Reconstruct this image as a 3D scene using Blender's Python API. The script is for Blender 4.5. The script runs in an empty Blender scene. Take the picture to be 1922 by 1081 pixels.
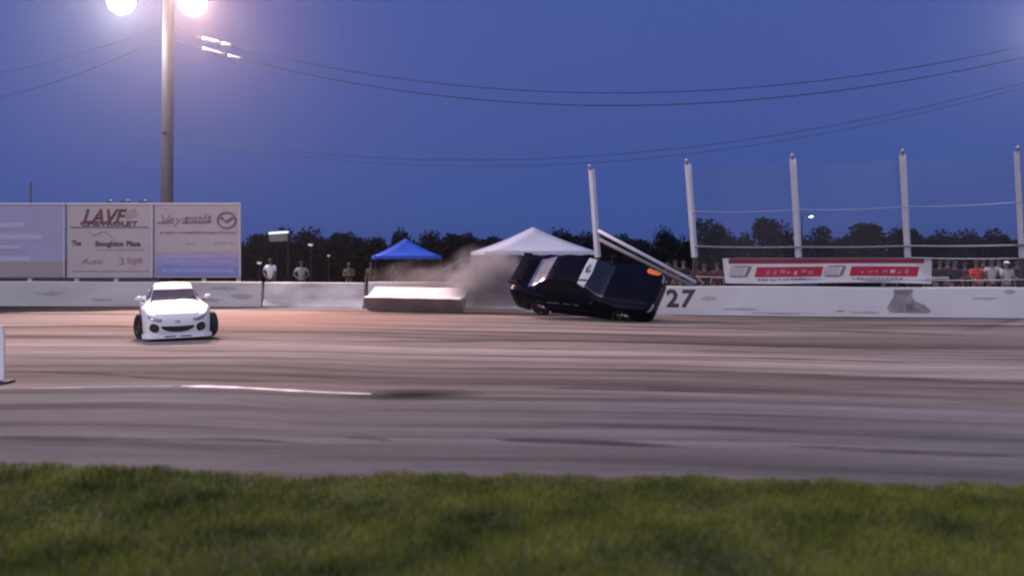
import bpy, bmesh, math, random
import numpy as np
from mathutils import Vector, Matrix, Euler
from mathutils.bvhtree import BVHTree
R = math.radians
random.seed(7)
rng = np.random.default_rng(7)
sc = bpy.context.scene
COL = sc.collection

# ------------------------------------------------------------------ camera
F = 1664.0            # focal length in photo pixels (1922 wide)
EYE = 2.0
HZ = 482.0            # horizon row in the photo
cam_d = bpy.data.cameras.new('camera')
cam = bpy.data.objects.new('camera', cam_d); COL.objects.link(cam)
cam.location = (0, 0, EYE); cam.rotation_euler = (R(90), 0, 0)
cam_d.sensor_width = 36; cam_d.lens = 36 * F / 1922.0
cam_d.shift_y = -(540.5 - HZ) / 1922.0
cam_d.clip_start = 0.05; cam_d.clip_end = 3000
cam_d.dof.use_dof = True; cam_d.dof.focus_distance = 27; cam_d.dof.aperture_fstop = 0.7
sc.camera = cam

# ------------------------------------------------------------------ world, sun, exposure
world = bpy.data.worlds.new('World'); sc.world = world; world.use_nodes = True
wn = world.node_tree.nodes; wl = world.node_tree.links; wn.clear()
SUN_EL, SUN_AZ = 46, 205     # added front fill behind the camera: after-sunset glow plus other floodlights
sky = wn.new('ShaderNodeTexSky'); sky.sky_type = 'NISHITA'; sky.sun_disc = False
sky.sun_elevation = R(-3.0); sky.sun_rotation = R(SUN_AZ); sky.air_density = 1.0; sky.dust_density = 0.3; sky.ozone_density = 4.0
tint = wn.new('ShaderNodeMix'); tint.data_type = 'RGBA'; tint.blend_type = 'MIX'; tint.inputs[0].default_value = 0.8
tint.inputs[7].default_value = (0.064, 0.118, 0.400, 1)
sky_gain = wn.new('ShaderNodeVectorMath'); sky_gain.operation = 'SCALE'; sky_gain.inputs[3].default_value = 3.2
bg = wn.new('ShaderNodeBackground'); bg.inputs[1].default_value = 0.74
wo = wn.new('ShaderNodeOutputWorld')
wl.new(sky.outputs[0], sky_gain.inputs[0]); wl.new(sky_gain.outputs[0], tint.inputs[6])
wl.new(tint.outputs[2], bg.inputs[0]); wl.new(bg.outputs[0], wo.inputs[0])

sun_d = bpy.data.lights.new('sun', 'SUN'); sun_d.energy = 1.5; sun_d.angle = R(60); sun_d.specular_factor = 0.4; sun_d.color = (1.0, 0.90, 0.88)
sun = bpy.data.objects.new('sun', sun_d); COL.objects.link(sun)
_d = Vector((math.sin(R(SUN_AZ)) * math.cos(R(SUN_EL)), math.cos(R(SUN_AZ)) * math.cos(R(SUN_EL)), math.sin(R(SUN_EL))))
sun.rotation_euler = _d.to_track_quat('Z', 'Y').to_euler()
sc.view_settings.view_transform = 'Standard'; sc.view_settings.look = 'None'
sc.view_settings.exposure = 0.4; sc.view_settings.gamma = 1.0; sc.view_settings.use_curve_mapping = False
sc.render.engine = 'CYCLES'
sc.cycles.use_denoising = True
sc.cycles.filter_width = 2.2
sc.cycles.max_bounces = 6; sc.cycles.volume_bounces = 0; sc.cycles.volume_step_rate = 2.0
sc.cycles.sample_clamp_indirect = 4.0

# ------------------------------------------------------------------ helpers
def PX(px, Y): return (px - 961.0) / F * Y
def PZ(py, Y): return EYE - (py - HZ) / F * Y
def AT(px, py, Y): return Vector((PX(px, Y), Y, PZ(py, Y)))
def GY(py): return F * EYE / (py - HZ)

def pchip(xs, ys, x):
    xs = np.asarray(xs, float); ys = np.asarray(ys, float); x = np.asarray(x, float)
    h = np.diff(xs); d = np.diff(ys) / h; m = np.zeros_like(ys)
    for i in range(1, len(xs) - 1):
        if d[i-1] * d[i] > 0:
            w1 = 2*h[i] + h[i-1]; w2 = h[i] + 2*h[i-1]
            m[i] = (w1 + w2) / (w1 / d[i-1] + w2 / d[i])
    m[0] = d[0]; m[-1] = d[-1]
    i = np.clip(np.searchsorted(xs, x) - 1, 0, len(xs) - 2)
    t = (x - xs[i]) / h[i]
    return ((1+2*t)*(1-t)**2*ys[i] + t*(1-t)**2*h[i]*m[i] + t*t*(3-2*t)*ys[i+1] + t*t*(t-1)*h[i]*m[i+1])

MATS = {}
def mat(name, col, rough=0.7, metal=0.0, var=0.12, scale=4.0, bump=0.0, bscale=40.0, coat=0.0, emit=None, estr=0.0, spec=0.5, detail=6.0, col2=None, stretch=(1, 1, 1)):
    if name in MATS: return MATS[name]
    m = bpy.data.materials.new(name); m.use_nodes = True
    n = m.node_tree.nodes; l = m.node_tree.links; b = n['Principled BSDF']
    b.inputs['Roughness'].default_value = rough; b.inputs['Metallic'].default_value = metal
    b.inputs['Specular IOR Level'].default_value = spec
    if coat: b.inputs['Coat Weight'].default_value = coat; b.inputs['Coat Roughness'].default_value = 0.06
    tc = n.new('ShaderNodeTexCoord'); mp = n.new('ShaderNodeMapping'); mp.inputs['Scale'].default_value = stretch
    l.new(tc.outputs['Object'], mp.inputs[0])
    nz = n.new('ShaderNodeTexNoise'); nz.inputs['Scale'].default_value = scale; nz.inputs['Detail'].default_value = detail
    l.new(mp.outputs[0], nz.inputs['Vector'])
    rp = n.new('ShaderNodeValToRGB'); c = np.array(col[:3]); c2 = np.array(col2 if col2 else col[:3])
    rp.color_ramp.elements[0].position = 0.3; rp.color_ramp.elements[1].position = 0.7
    rp.color_ramp.elements[0].color = (*np.clip(c * (1 - var), 0, 1), 1); rp.color_ramp.elements[1].color = (*np.clip(c2 * (1 + var), 0, 1), 1)
    l.new(nz.outputs['Fac'], rp.inputs[0]); l.new(rp.outputs[0], b.inputs['Base Color'])
    if bump:
        nb = n.new('ShaderNodeTexNoise'); nb.inputs['Scale'].default_value = bscale; nb.inputs['Detail'].default_value = 4
        l.new(tc.outputs['Object'], nb.inputs['Vector'])
        bp = n.new('ShaderNodeBump'); bp.inputs['Strength'].default_value = bump; bp.inputs['Distance'].default_value = 0.02
        l.new(nb.outputs['Fac'], bp.inputs['Height']); l.new(bp.outputs[0], b.inputs['Normal'])
    if emit:
        b.inputs['Emission Color'].default_value = (*emit, 1); b.inputs['Emission Strength'].default_value = estr
    MATS[name] = m
    return m

def tag(o, label=None, cat=None, group=None, kind=None):
    if label: o['label'] = label
    if cat: o['category'] = cat
    if group: o['group'] = group
    if kind: o['kind'] = kind
    return o

def link(name, me, m=None, parent=None, smooth=False):
    if m is not None and not me.materials: me.materials.append(m)
    if smooth:
        me.polygons.foreach_set('use_smooth', [True] * len(me.polygons))
    o = bpy.data.objects.new(name, me); COL.objects.link(o)
    if parent is not None: o.parent = parent
    return o

def empty(name, loc=(0, 0, 0), rot=(0, 0, 0)):
    o = bpy.data.objects.new(name, None); COL.objects.link(o); o.location = loc; o.rotation_euler = rot
    o.empty_display_size = 0.2
    return o

def copy_tree(o, parent=None):
    c = o.copy(); COL.objects.link(c); c.parent = parent
    for ch in o.children: copy_tree(ch, c)
    return c

class MB:
    def __init__(s): s.v = []; s.f = []
    def add(s, vs, fs):
        k = len(s.v); s.v += [tuple(p) for p in vs]; s.f += [tuple(i + k for i in q) for q in fs]; return s
    def box(s, c, d, rot=None, bev=0.0):
        hx, hy, hz = d[0] / 2, d[1] / 2, d[2] / 2
        if bev <= 0:
            vs = [Vector((x, y, z)) for x in (-hx, hx) for y in (-hy, hy) for z in (-hz, hz)]
            fs = [(0, 1, 3, 2), (4, 6, 7, 5), (0, 4, 5, 1), (2, 3, 7, 6), (0, 2, 6, 4), (1, 5, 7, 3)]
        else:
            bm = bmesh.new(); bmesh.ops.create_cube(bm, size=1.0)
            bmesh.ops.scale(bm, vec=d, verts=bm.verts)
            bmesh.ops.bevel(bm, geom=bm.edges[:], offset=bev, segments=2, affect='EDGES', profile=0.6)
            vs = [v.co.copy() for v in bm.verts]; bm.verts.index_update(); fs = [tuple(v.index for v in f.verts) for f in bm.faces]; bm.free()
        M = Euler(rot).to_matrix() if rot else Matrix.Identity(3)
        return s.add([M @ p + Vector(c) for p in vs], fs)
    def tube(s, pts, r, n=8, cap=True):
        pts = [Vector(p) for p in pts]; rs = r if isinstance(r, (list, tuple)) else [r] * len(pts)
        vs = []; fs = []; up = Vector((0, 0, 1)); prev = None
        for i, p in enumerate(pts):
            t = (pts[min(i+1, len(pts)-1)] - pts[max(i-1, 0)]).normalized()
            if prev is None:
                a = t.cross(up); a = t.cross(Vector((1, 0, 0))) if a.length < 0.1 else a
            else: a = prev - t * prev.dot(t)
            a.normalize(); b = t.cross(a); prev = a
            for k in range(n):
                w = 2 * math.pi * k / n
                vs.append(p + (a * math.cos(w) + b * math.sin(w)) * rs[i])
        for i in range(len(pts) - 1):
            for k in range(n):
                fs.append((i*n+k, i*n+(k+1) % n, (i+1)*n+(k+1) % n, (i+1)*n+k))
        if cap: fs.append(tuple(range(n-1, -1, -1))); fs.append(tuple((len(pts)-1)*n + k for k in range(n)))
        return s.add(vs, fs)
    def lathe(s, prof, n=24, axis='Z', c=(0, 0, 0)):
        vs = []; fs = []
        for (r, h) in prof:
            for k in range(n):
                w = 2 * math.pi * k / n
                p = (r*math.cos(w), r*math.sin(w), h)
                if axis == 'Y': p = (p[0], p[2], p[1])
                if axis == 'X': p = (p[2], p[0], p[1])
                vs.append(Vector(p) + Vector(c))
        for i in range(len(prof) - 1):
            for k in range(n): fs.append((i*n+k, i*n+(k+1) % n, (i+1)*n+(k+1) % n, (i+1)*n+k))
        return s.add(vs, fs)
    def prism(s, outline, y0, y1):      # outline in (x,z), extruded along y
        n = len(outline)
        vs = [(x, y0, z) for x, z in outline] + [(x, y1, z) for x, z in outline]
        fs = [tuple(range(n)), tuple(range(2*n-1, n-1, -1))] + [(i, i+n, (i+1) % n + n, (i+1) % n) for i in range(n)]
        return s.add(vs, fs)
    def mesh(s, name='m'):
        me = bpy.data.meshes.new(name); me.from_pydata(s.v, [], s.f); me.validate(); me.update()
        bm = bmesh.new(); bm.from_mesh(me); bmesh.ops.recalc_face_normals(bm, faces=bm.faces); bm.to_mesh(me); bm.free()
        return me
    def build(s, name, m, parent=None, smooth=False): return link(name, s.mesh(name), m, parent, smooth)

def text_mesh(txt, size, bold=0.0, shear=0.0, width=None, align='CENTER', spacing=1.0):
    cu = bpy.data.curves.new('t', 'FONT'); cu.body = txt; cu.size = size; cu.offset = bold; cu.shear = shear
    cu.align_x = align; cu.align_y = 'CENTER'; cu.resolution_u = 3; cu.space_character = spacing
    o = bpy.data.objects.new('t', cu); COL.objects.link(o)
    dg = bpy.context.evaluated_depsgraph_get(); dg.update()
    me = bpy.data.meshes.new_from_object(o.evaluated_get(dg)); bpy.data.objects.remove(o)
    if width:
        xs = [v.co.x for v in me.vertices]; k = width / (max(xs) - min(xs))
        for v in me.vertices: v.co.x *= k
    return me

def sign_text(txt, x, z, size, m, parent, y, **kw):
    me = text_mesh(txt, size, **kw)
    for v in me.vertices: v.co = (v.co.x + x, y, v.co.y + z)
    me.update()
    return link('lettering', me, m, parent)

def flat_poly(outline, z, name, m, parent=None):
    me = bpy.data.meshes.new(name); me.from_pydata([(x, y, z) for x, y in outline], [], [tuple(range(len(outline)))]); me.update()
    bm = bmesh.new(); bm.from_mesh(me); bmesh.ops.triangulate(bm, faces=bm.faces); bmesh.ops.recalc_face_normals(bm, faces=bm.faces)
    for f in bm.faces:
        if f.normal.z < 0: f.normal_flip()
    bm.to_mesh(me); bm.free()
    return link(name, me, m, parent)

# ------------------------------------------------------------------ materials
M_wall = mat('weathered_white_concrete', (0.46, 0.45, 0.46), 0.8, var=0.17, scale=0.55, bump=0.15, stretch=(0.6, 1, 1.6))
M_wall_clean = mat('fresh_white_wall_paint', (0.55, 0.54, 0.57), 0.7, var=0.08, scale=0.6, bump=0.08)
M_block = mat('scuffed_concrete', (0.34, 0.33, 0.335), 0.85, var=0.2, scale=1.3, bump=0.3, col2=(0.58, 0.57, 0.58), stretch=(0.5, 1, 1.2))
M_under = mat('earth_stained_concrete', (0.21, 0.16, 0.145), 0.95, var=0.25, scale=1.6, bump=0.12)
M_white = mat('white_sign_sheet', (0.40, 0.36, 0.365), 0.5, var=0.04, scale=2)
M_lav = mat('pale_lavender_print', (0.30, 0.29, 0.45), 0.55, var=0.06, scale=1.2)
M_beige = mat('beige_print', (0.29, 0.25, 0.25), 0.55, var=0.06, scale=1.2)
M_pale = mat('pale_print', (0.40, 0.39, 0.54), 0.5, var=0.04)
M_bluep = mat('blue_print', (0.16, 0.20, 0.50), 0.5, var=0.18, scale=1.2, stretch=(0.4, 1, 3))
M_bluel = mat('light_blue_print', (0.26, 0.28, 0.52), 0.5, var=0.1)
M_maroon = mat('dark_red_ink', (0.10, 0.022, 0.032), 0.6, var=0.15)
M_rose = mat('faded_red_ink', (0.30, 0.20, 0.21), 0.6, var=0.15)
M_ink = mat('black_ink', (0.045, 0.04, 0.045), 0.6, var=0.1)
M_grey = mat('grey_ink', (0.17, 0.14, 0.15), 0.6, var=0.15)
M_dim = mat('faint_grey_ink', (0.30, 0.27, 0.28), 0.6, var=0.1)
M_trim = mat('white_trim', (0.56, 0.56, 0.60), 0.45, var=0.04)
M_post = mat('galvanised_post', (0.36, 0.38, 0.45), 0.5, 0.0, var=0.08, scale=6)
M_steel = mat('dark_rusty_steel', (0.03, 0.026, 0.026), 0.7, 0.2, var=0.3, scale=8)
M_pole = mat('grey_concrete_pole', (0.15, 0.145, 0.16), 0.75, var=0.08, scale=3, bump=0.1)
M_cable = mat('black_cable', (0.02, 0.025, 0.045), 0.6, var=0.1)
M_cablelit = mat('white_cable_guard', (0.8, 0.78, 0.78), 0.4, var=0.03)
M_redb = mat('red_banner_vinyl', (0.36, 0.016, 0.045), 0.5, var=0.12, scale=2)
M_redd = mat('deep_red_banner_vinyl', (0.17, 0.016, 0.035), 0.5, var=0.12, scale=2)
M_pink = mat('pink_banner_print', (0.40, 0.14, 0.19), 0.5, var=0.1)
M_vinyl = mat('white_banner_vinyl', (0.56, 0.53, 0.56), 0.5, var=0.05, scale=2)
M_blue = mat('blue_tent_cloth', (0.006, 0.060, 0.42), 0.65, var=0.06, scale=3, bump=0.1, bscale=8)
M_tent = mat('white_tent_cloth', (0.42, 0.45, 0.54), 0.6, var=0.04, scale=3, bump=0.1, bscale=8)
M_rubber = mat('black_rubber', (0.012, 0.011, 0.012), 0.75, var=0.25, scale=12, bump=0.1)
M_rim = mat('dark_alloy', (0.06, 0.06, 0.065), 0.35, 0.7, var=0.1)
M_chrome = mat('bright_alloy', (0.5, 0.5, 0.52), 0.25, 0.9, var=0.05)
M_paintw = mat('white_car_paint', (0.74, 0.74, 0.76), 0.42, var=0.02, scale=2, coat=0.15)
M_paintd = mat('midnight_blue_car_paint', (0.0022, 0.003, 0.010), 0.30, var=0.2, scale=2, spec=0.05)
M_blackp = mat('black_plastic', (0.008, 0.008, 0.009), 0.5, var=0.2, scale=10)
M_glass = mat('dark_glass', (0.115, 0.095, 0.095), 0.12, var=0.3, scale=1.5, spec=0.7)
M_glassd = mat('blue_black_glass', (0.010, 0.015, 0.024), 0.25, var=0.3, scale=1.5, spec=0.6)
M_reflect = mat('silver_filmed_glass', (0.30, 0.30, 0.33), 0.16, 0.6, var=0.2, scale=3)  # grey base paints bright reflections into the dark car's rear window
M_lamp = mat('clear_lamp_lens', (0.34, 0.34, 0.38), 0.12, 0.2, var=0.2, scale=6)
M_orange = mat('orange_lens', (0.75, 0.16, 0.03), 0.35, var=0.06)
M_skin = mat('skin', (0.17, 0.10, 0.075), 0.6, var=0.1)
M_hair = mat('dark_hair', (0.02, 0.015, 0.012), 0.7, var=0.3, scale=20)
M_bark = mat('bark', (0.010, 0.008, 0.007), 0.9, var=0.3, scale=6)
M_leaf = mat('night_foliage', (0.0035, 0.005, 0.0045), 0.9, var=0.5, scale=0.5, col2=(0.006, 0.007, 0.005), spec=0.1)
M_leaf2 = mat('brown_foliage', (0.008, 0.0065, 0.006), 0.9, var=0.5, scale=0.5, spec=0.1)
M_blade = mat('grass_blades', (0.072, 0.120, 0.012), 0.7, var=0.48, scale=1.3, col2=(0.148, 0.158, 0.026), spec=0.15, detail=8)

# ------------------------------------------------------------------ ground, track
WX = [-60, -35, -21, -10.1, -4.8, 0, 6.15, 16.6, 40]
WY = [37.5, 36.3, 35.8, 35.2, 34.0, 32.4, 30.3, 28.7, 26.5]
def wallY(x): return pchip(WX, WY, x)
LX = [-60, -7.9, -5.1, -2.0, 1.8, 6.7, 40]
LY = [13.6, 13.4, 13.62, 12.85, 12.65, 11.6, 8.5]
def lineY(x): return pchip(LX, LY, x)
EX = [-60, -4.8, -2.3, 0, 2.2, 4.4, 40]
EYs = [8.6, 8.28, 8.12, 8.02, 7.86, 7.6, 5.5]
def edgeY(x): return pchip(EX, EYs, x)

def strip_sheet(name, xs, fa, fb, rows, z, m):
    xs = np.asarray(xs); a = fa(xs); b = fb(xs); vs = []; fs = []; uv = []
    for j in range(rows + 1):
        t = j / rows
        for i in range(len(xs)): vs.append((xs[i], a[i] + (b[i] - a[i]) * t, z)); uv.append((xs[i], t))
    n = len(xs)
    for j in range(rows):
        for i in range(n - 1): fs.append((j*n+i, j*n+i+1, (j+1)*n+i+1, (j+1)*n+i))
    me = bpy.data.meshes.new(name); me.from_pydata(vs, [], fs); me.update()
    L = me.uv_layers.new(name='run')
    for p in me.polygons:
        for li in p.loop_indices: L.data[li].uv = uv[me.loops[li].vertex_index]
    return link(name, me, m)

def asphalt(name, c_light, c_dark, c_tint, across, streak, grooves=(), blobs=()):
    m = bpy.data.materials.new(name); m.use_nodes = True; n = m.node_tree.nodes; l = m.node_tree.links; b = n['Principled BSDF']
    b.inputs['Roughness'].default_value = 0.95; b.inputs['Specular IOR Level'].default_value = 0.04
    uv = n.new('ShaderNodeUVMap'); uv.uv_map = 'run'
    tc = n.new('ShaderNodeTexCoord')
    def noise(vec, scale, st, detail=5, rough=0.55, dist=0.0):
        mp = n.new('ShaderNodeMapping'); mp.inputs['Scale'].default_value = st; l.new(vec, mp.inputs[0])
        z = n.new('ShaderNodeTexNoise'); z.inputs['Scale'].default_value = scale; z.inputs['Detail'].default_value = detail
        z.inputs['Roughness'].default_value = rough; z.inputs['Distortion'].default_value = dist
        l.new(mp.outputs[0], z.inputs['Vector']); return z.outputs['Fac']
    def ramp(fac, p0, p1, c0, c1):
        r = n.new('ShaderNodeValToRGB'); r.color_ramp.elements[0].position = p0; r.color_ramp.elements[1].position = p1
        r.color_ramp.elements[0].color = (*c0, 1); r.color_ramp.elements[1].color = (*c1, 1); l.new(fac, r.inputs[0]); return r.outputs[0]
    def mix(kind, fac, a, c):
        x = n.new('ShaderNodeMix'); x.data_type = 'RGBA'; x.blend_type = kind
        if isinstance(fac, float): x.inputs[0].default_value = fac
        else: l.new(fac, x.inputs[0])
        l.new(a, x.inputs[6])
        if isinstance(c, tuple): x.inputs[7].default_value = (*c, 1)
        else: l.new(c, x.inputs[7])
        return x.outputs[2]
    broad = ramp(noise(uv.outputs[0], 1.0, (0.035, across * 0.30, 1), 4), 0.35, 0.65, c_dark, c_light)
    patch = ramp(noise(tc.outputs['Object'], 0.16, (0.6, 1, 1), 4), 0.42, 0.68, (0, 0, 0), (0.75, 0.75, 0.75))
    base = mix('MIX', patch, broad, c_tint)
    s1 = ramp(noise(uv.outputs[0], 1.0, (0.045, across, 1), 5, 0.6, 0.15), 0.49, 0.62, (1.03, 1.03, 1.03), (1 - streak,) * 3)
    s2 = ramp(noise(uv.outputs[0], 1.0, (0.09, across * 2.6, 3), 5, 0.65), 0.50, 0.68, (1.03, 1.03, 1.03), (1 - streak * 0.8,) * 3)
    s3 = ramp(noise(uv.outputs[0], 1.0, (0.06, across * 1.7, 7), 4, 0.6), 0.54, 0.70, (1, 1, 1), (1.40, 1.36, 1.34))
    base = mix('MULTIPLY', 1.0, base, s1); base = mix('MULTIPLY', 1.0, base, s2); base = mix('MULTIPLY', 1.0, base, s3)
    if grooves:
        sx = n.new('ShaderNodeSeparateXYZ'); l.new(uv.outputs[0], sx.inputs[0])
        wob = n.new('ShaderNodeMath'); wob.operation = 'MULTIPLY_ADD'; wob.inputs[1].default_value = 0.10
        l.new(noise(uv.outputs[0], 1.0, (0.05, 3.0, 1), 4), wob.inputs[0]); l.new(sx.outputs[1], wob.inputs[2])
        gr_ = n.new('ShaderNodeValToRGB'); e = gr_.color_ramp.elements
        while len(e) > 1: e.remove(e[-1])
        e[0].position = 0.0; e[0].color = (1, 1, 1, 1)
        for p_, k_ in grooves: q_ = e.new(p_ + 0.05); q_.color = (k_, k_ * 0.97, k_ * 0.97, 1)
        l.new(wob.outputs[0], gr_.inputs[0]); base = mix('MULTIPLY', 1.0, base, gr_.outputs[0])
    for (bx_, by_, rx_, ry_, bc_, amt_) in blobs:
        mp = n.new('ShaderNodeMapping'); mp.inputs['Location'].default_value = (-bx_/rx_, -by_/ry_, 0); mp.inputs['Scale'].default_value = (1/rx_, 1/ry_, 0); l.new(tc.outputs['Object'], mp.inputs[0])
        ln = n.new('ShaderNodeVectorMath'); ln.operation = 'LENGTH'; l.new(mp.outputs[0], ln.inputs[0])
        ad = n.new('ShaderNodeMath'); ad.operation = 'MULTIPLY_ADD'; ad.inputs[1].default_value = -1.6; l.new(noise(tc.outputs['Object'], 0.5, (0.5, 1.6, 1), 6, 0.65), ad.inputs[0]); l.new(ln.outputs['Value'], ad.inputs[2])
        mr_ = n.new('ShaderNodeMapRange'); mr_.inputs[1].default_value = 0.35; mr_.inputs[2].default_value = -0.55; mr_.inputs[3].default_value = 0; mr_.inputs[4].default_value = amt_
        l.new(ad.outputs[0], mr_.inputs[0]); base = mix('MIX', mr_.outputs[0], base, bc_)
    mid = ramp(noise(tc.outputs['Object'], 1.4, (0.28, 1.0, 1), 6, 0.7), 0.32, 0.68, (0.84, 0.84, 0.85), (1.13, 1.12, 1.11)); base = mix('MULTIPLY', 1.0, base, mid)
    fine = ramp(noise(tc.outputs['Object'], 18.0, (1, 1, 1), 6, 0.7), 0.3, 0.7, (0.86,) * 3, (1.12,) * 3)
    base = mix('MULTIPLY', 1.0, base, fine)
    l.new(base, b.inputs['Base Color'])
    bp = n.new('ShaderNodeBump'); bp.inputs['Strength'].default_value = 0.35; bp.inputs['Distance'].default_value = 0.012
    l.new(noise(tc.outputs['Object'], 60.0, (1, 1, 1), 4, 0.7), bp.inputs['Height']); l.new(bp.outputs[0], b.inputs['Normal'])
    return m
OIL = [(PX(770, 12.85), 12.80, 1.00, 0.62, (0.012, 0.009, 0.009), 1.0)]
M_track = asphalt('worn_brown_asphalt', (0.295, 0.260, 0.235), (0.172, 0.148, 0.134), (0.278, 0.224, 0.195), 17.0, 0.56, [(.06, .95), (.10, .64), (.16, .70), (.20, 1.05), (.36, 1.12), (.44, 1.0), (.49, .62), (.53, .66), (.58, 1.0), (.66, .85), (.76, .78), (.86, .95), (.94, .8)],
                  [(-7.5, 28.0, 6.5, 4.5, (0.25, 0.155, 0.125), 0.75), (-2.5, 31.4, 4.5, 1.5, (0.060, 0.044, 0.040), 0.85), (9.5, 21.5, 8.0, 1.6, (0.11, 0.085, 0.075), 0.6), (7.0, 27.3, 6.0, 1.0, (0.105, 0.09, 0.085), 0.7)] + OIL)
M_apron = asphalt('grey_apron_asphalt', (0.195, 0.180, 0.178), (0.130, 0.121, 0.122), (0.168, 0.153, 0.148), 5.0, 0.46, (), OIL)
M_strip = mat('dark_rubber_and_grit', (0.026, 0.020, 0.022), 0.95, var=0.3, scale=2, spec=0.03)
M_soil = mat('dry_soil_and_dead_grass', (0.065, 0.066, 0.034), 0.95, var=0.4, scale=5, bump=0.6)
M_field = mat('dark_field_grass', (0.008, 0.009, 0.007), 0.95, var=0.4, scale=0.4)

g = strip_sheet('ground', np.linspace(-1200, 1200, 13), lambda x: x*0 - 300, lambda x: x*0 + 2200, 10, 0.0, M_field)
tag(g, 'dark open field reaching the horizon behind the track', 'ground', kind='structure')
xs = np.linspace(-58, 38, 97)
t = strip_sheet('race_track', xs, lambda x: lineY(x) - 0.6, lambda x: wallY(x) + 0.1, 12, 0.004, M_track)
tag(t, 'worn brownish asphalt race track streaked with tyre marks', 'track', kind='structure')
a = strip_sheet('apron', xs, lambda x: edgeY(x) - 1.0, lineY, 6, 0.008, M_apron)
tag(a, 'grey asphalt apron between the track and the infield grass', 'apron', kind='structure')

# ragged infield verge: soil sheet under the grass blades
rx = np.linspace(-40, 30, 421)
def rag(x):
    r = 0.05*np.sin(x*5.1) + 0.04*np.sin(x*11.3+1) + 0.025*np.sin(x*27+2)
    bite = -0.16*np.exp(-((x+1.95)/0.42)**2) + 0.18*np.exp(-((x+4.4)/1.1)**2)
    return edgeY(x) + 0.12 + r + bite
verge = flat_poly([(x, y) for x, y in zip(rx, rag(rx))] + [(30, -30), (-40, -30)], 0.013, 'infield_verge', M_soil)
tag(verge, 'dark soil verge along the edge of the infield grass', 'verge', kind='structure')

# grass blades
def make_grass():
    n = 210000
    Y = 3.0 + 5.7 * rng.random(n) ** 0.8; X = (rng.random(n) * 2 - 1) * (Y * 0.62 + 1.4)
    keep = Y < rag(X) - 0.06 - (0.20 + 0.22*np.sin(X*1.3+0.6)**2) * rng.random(n) ** 1.5
    X = X[keep]; Y = Y[keep]; n = len(X)
    clump = 0.5 + 0.5 * np.sin(X*2.3 + 1.3*np.sin(Y*1.9)) * np.sin(Y*2.9 + 1.1*np.sin(X*1.7))
    h = (0.028 + 0.035 * rng.random(n)) * (0.75 + 0.5 * clump); w = 0.0035 + 0.003 * rng.random(n)
    a = rng.random(n) * 6.283; la = rng.random(n) * 6.283; ln = h * (0.2 + 0.7 * rng.random(n))
    dx = np.cos(a) * w; dy = np.sin(a) * w
    V = np.empty((n, 3, 3))
    V[:, 0] = np.c_[X - dx, Y - dy, np.full(n, 0.012)]; V[:, 1] = np.c_[X + dx, Y + dy, np.full(n, 0.012)]
    V[:, 2] = np.c_[X + np.cos(la) * ln, Y + np.sin(la) * ln, 0.012 + h]
    me = bpy.data.meshes.new('grass'); me.vertices.add(n * 3); me.vertices.foreach_set('co', V.ravel())
    me.loops.add(n * 3); me.loops.foreach_set('vertex_index', np.arange(n * 3)); me.polygons.add(n)
    me.polygons.foreach_set('loop_start', np.arange(n) * 3); me.update(); me.validate()
    return link('grass', me, M_blade)
tag(make_grass(), 'short green infield grass in the foreground', 'grass', kind='stuff')

# painted line, oil spot, dark strip
M_line = mat('worn_white_line_paint', (0.74, 0.69, 0.66), 0.7, var=0.2, scale=3, col2=(0.7, 0.66, 0.62))
M_line2 = mat('ghost_line_paint', (0.30, 0.26, 0.24), 0.8, var=0.25, scale=2)
def band(name, x0, x1, off, wfun, z, m, n=60):
    X = np.linspace(x0, x1, n); c = lineY(X) + off
    w = np.array([wfun((x - x0) / (x1 - x0)) for x in X]) * (1 + 0.35*np.sin(X*9) * np.sin(X*3.7+1))
    return flat_poly([(x, y) for x, y in zip(X, c - w)] + [(x, y) for x, y in zip(X[::-1], (c + w)[::-1])], z, name, m)
tag(band('painted_line', -5.1, -2.05, 0.02, lambda t: 0.10 * min(1, t * 8 + 0.3) * (1 - 0.55 * t), 0.014, M_line), 'worn white line painted between track and apron', 'line', kind='structure')
tag(band('faded_line', -16, -5.2, 0.0, lambda t: 0.06 * (0.5 + 0.5 * math.sin(t * 20) ** 2), 0.0135, M_line2), 'faded remains of the edge line left of the white line', 'line', kind='structure')
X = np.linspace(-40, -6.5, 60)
tag(flat_poly([(x, y) for x, y in zip(X, wallY(X) - np.clip(0.9 + 0.40 * (-X - 10), 0.3, 5.6) * (1 + 0.05 * np.sin(X * 2.3)))] + [(x, wallY(x) + 0.05) for x in X[::-1]], 0.012, 'rubber_strip', M_strip), 'dark strip of rubber and grit at the foot of the left wall', 'dirt', kind='structure')  # darker strip of ground, widening to the left
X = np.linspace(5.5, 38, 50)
tag(flat_poly([(x, y) for x, y in zip(X, wallY(X) - 0.45 * (1 + 0.3 * np.sin(X * 1.1)))] + [(x, wallY(x) + 0.05) for x in X[::-1]], 0.0125, 'grit_strip', mat('grey_grit', (0.085, 0.075, 0.076), 0.95, var=0.3, scale=2, spec=0.03)), 'grey grit along the foot of the right wall', 'dirt', kind='structure')  # grey strip with a wavy front edge along the wall

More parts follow.
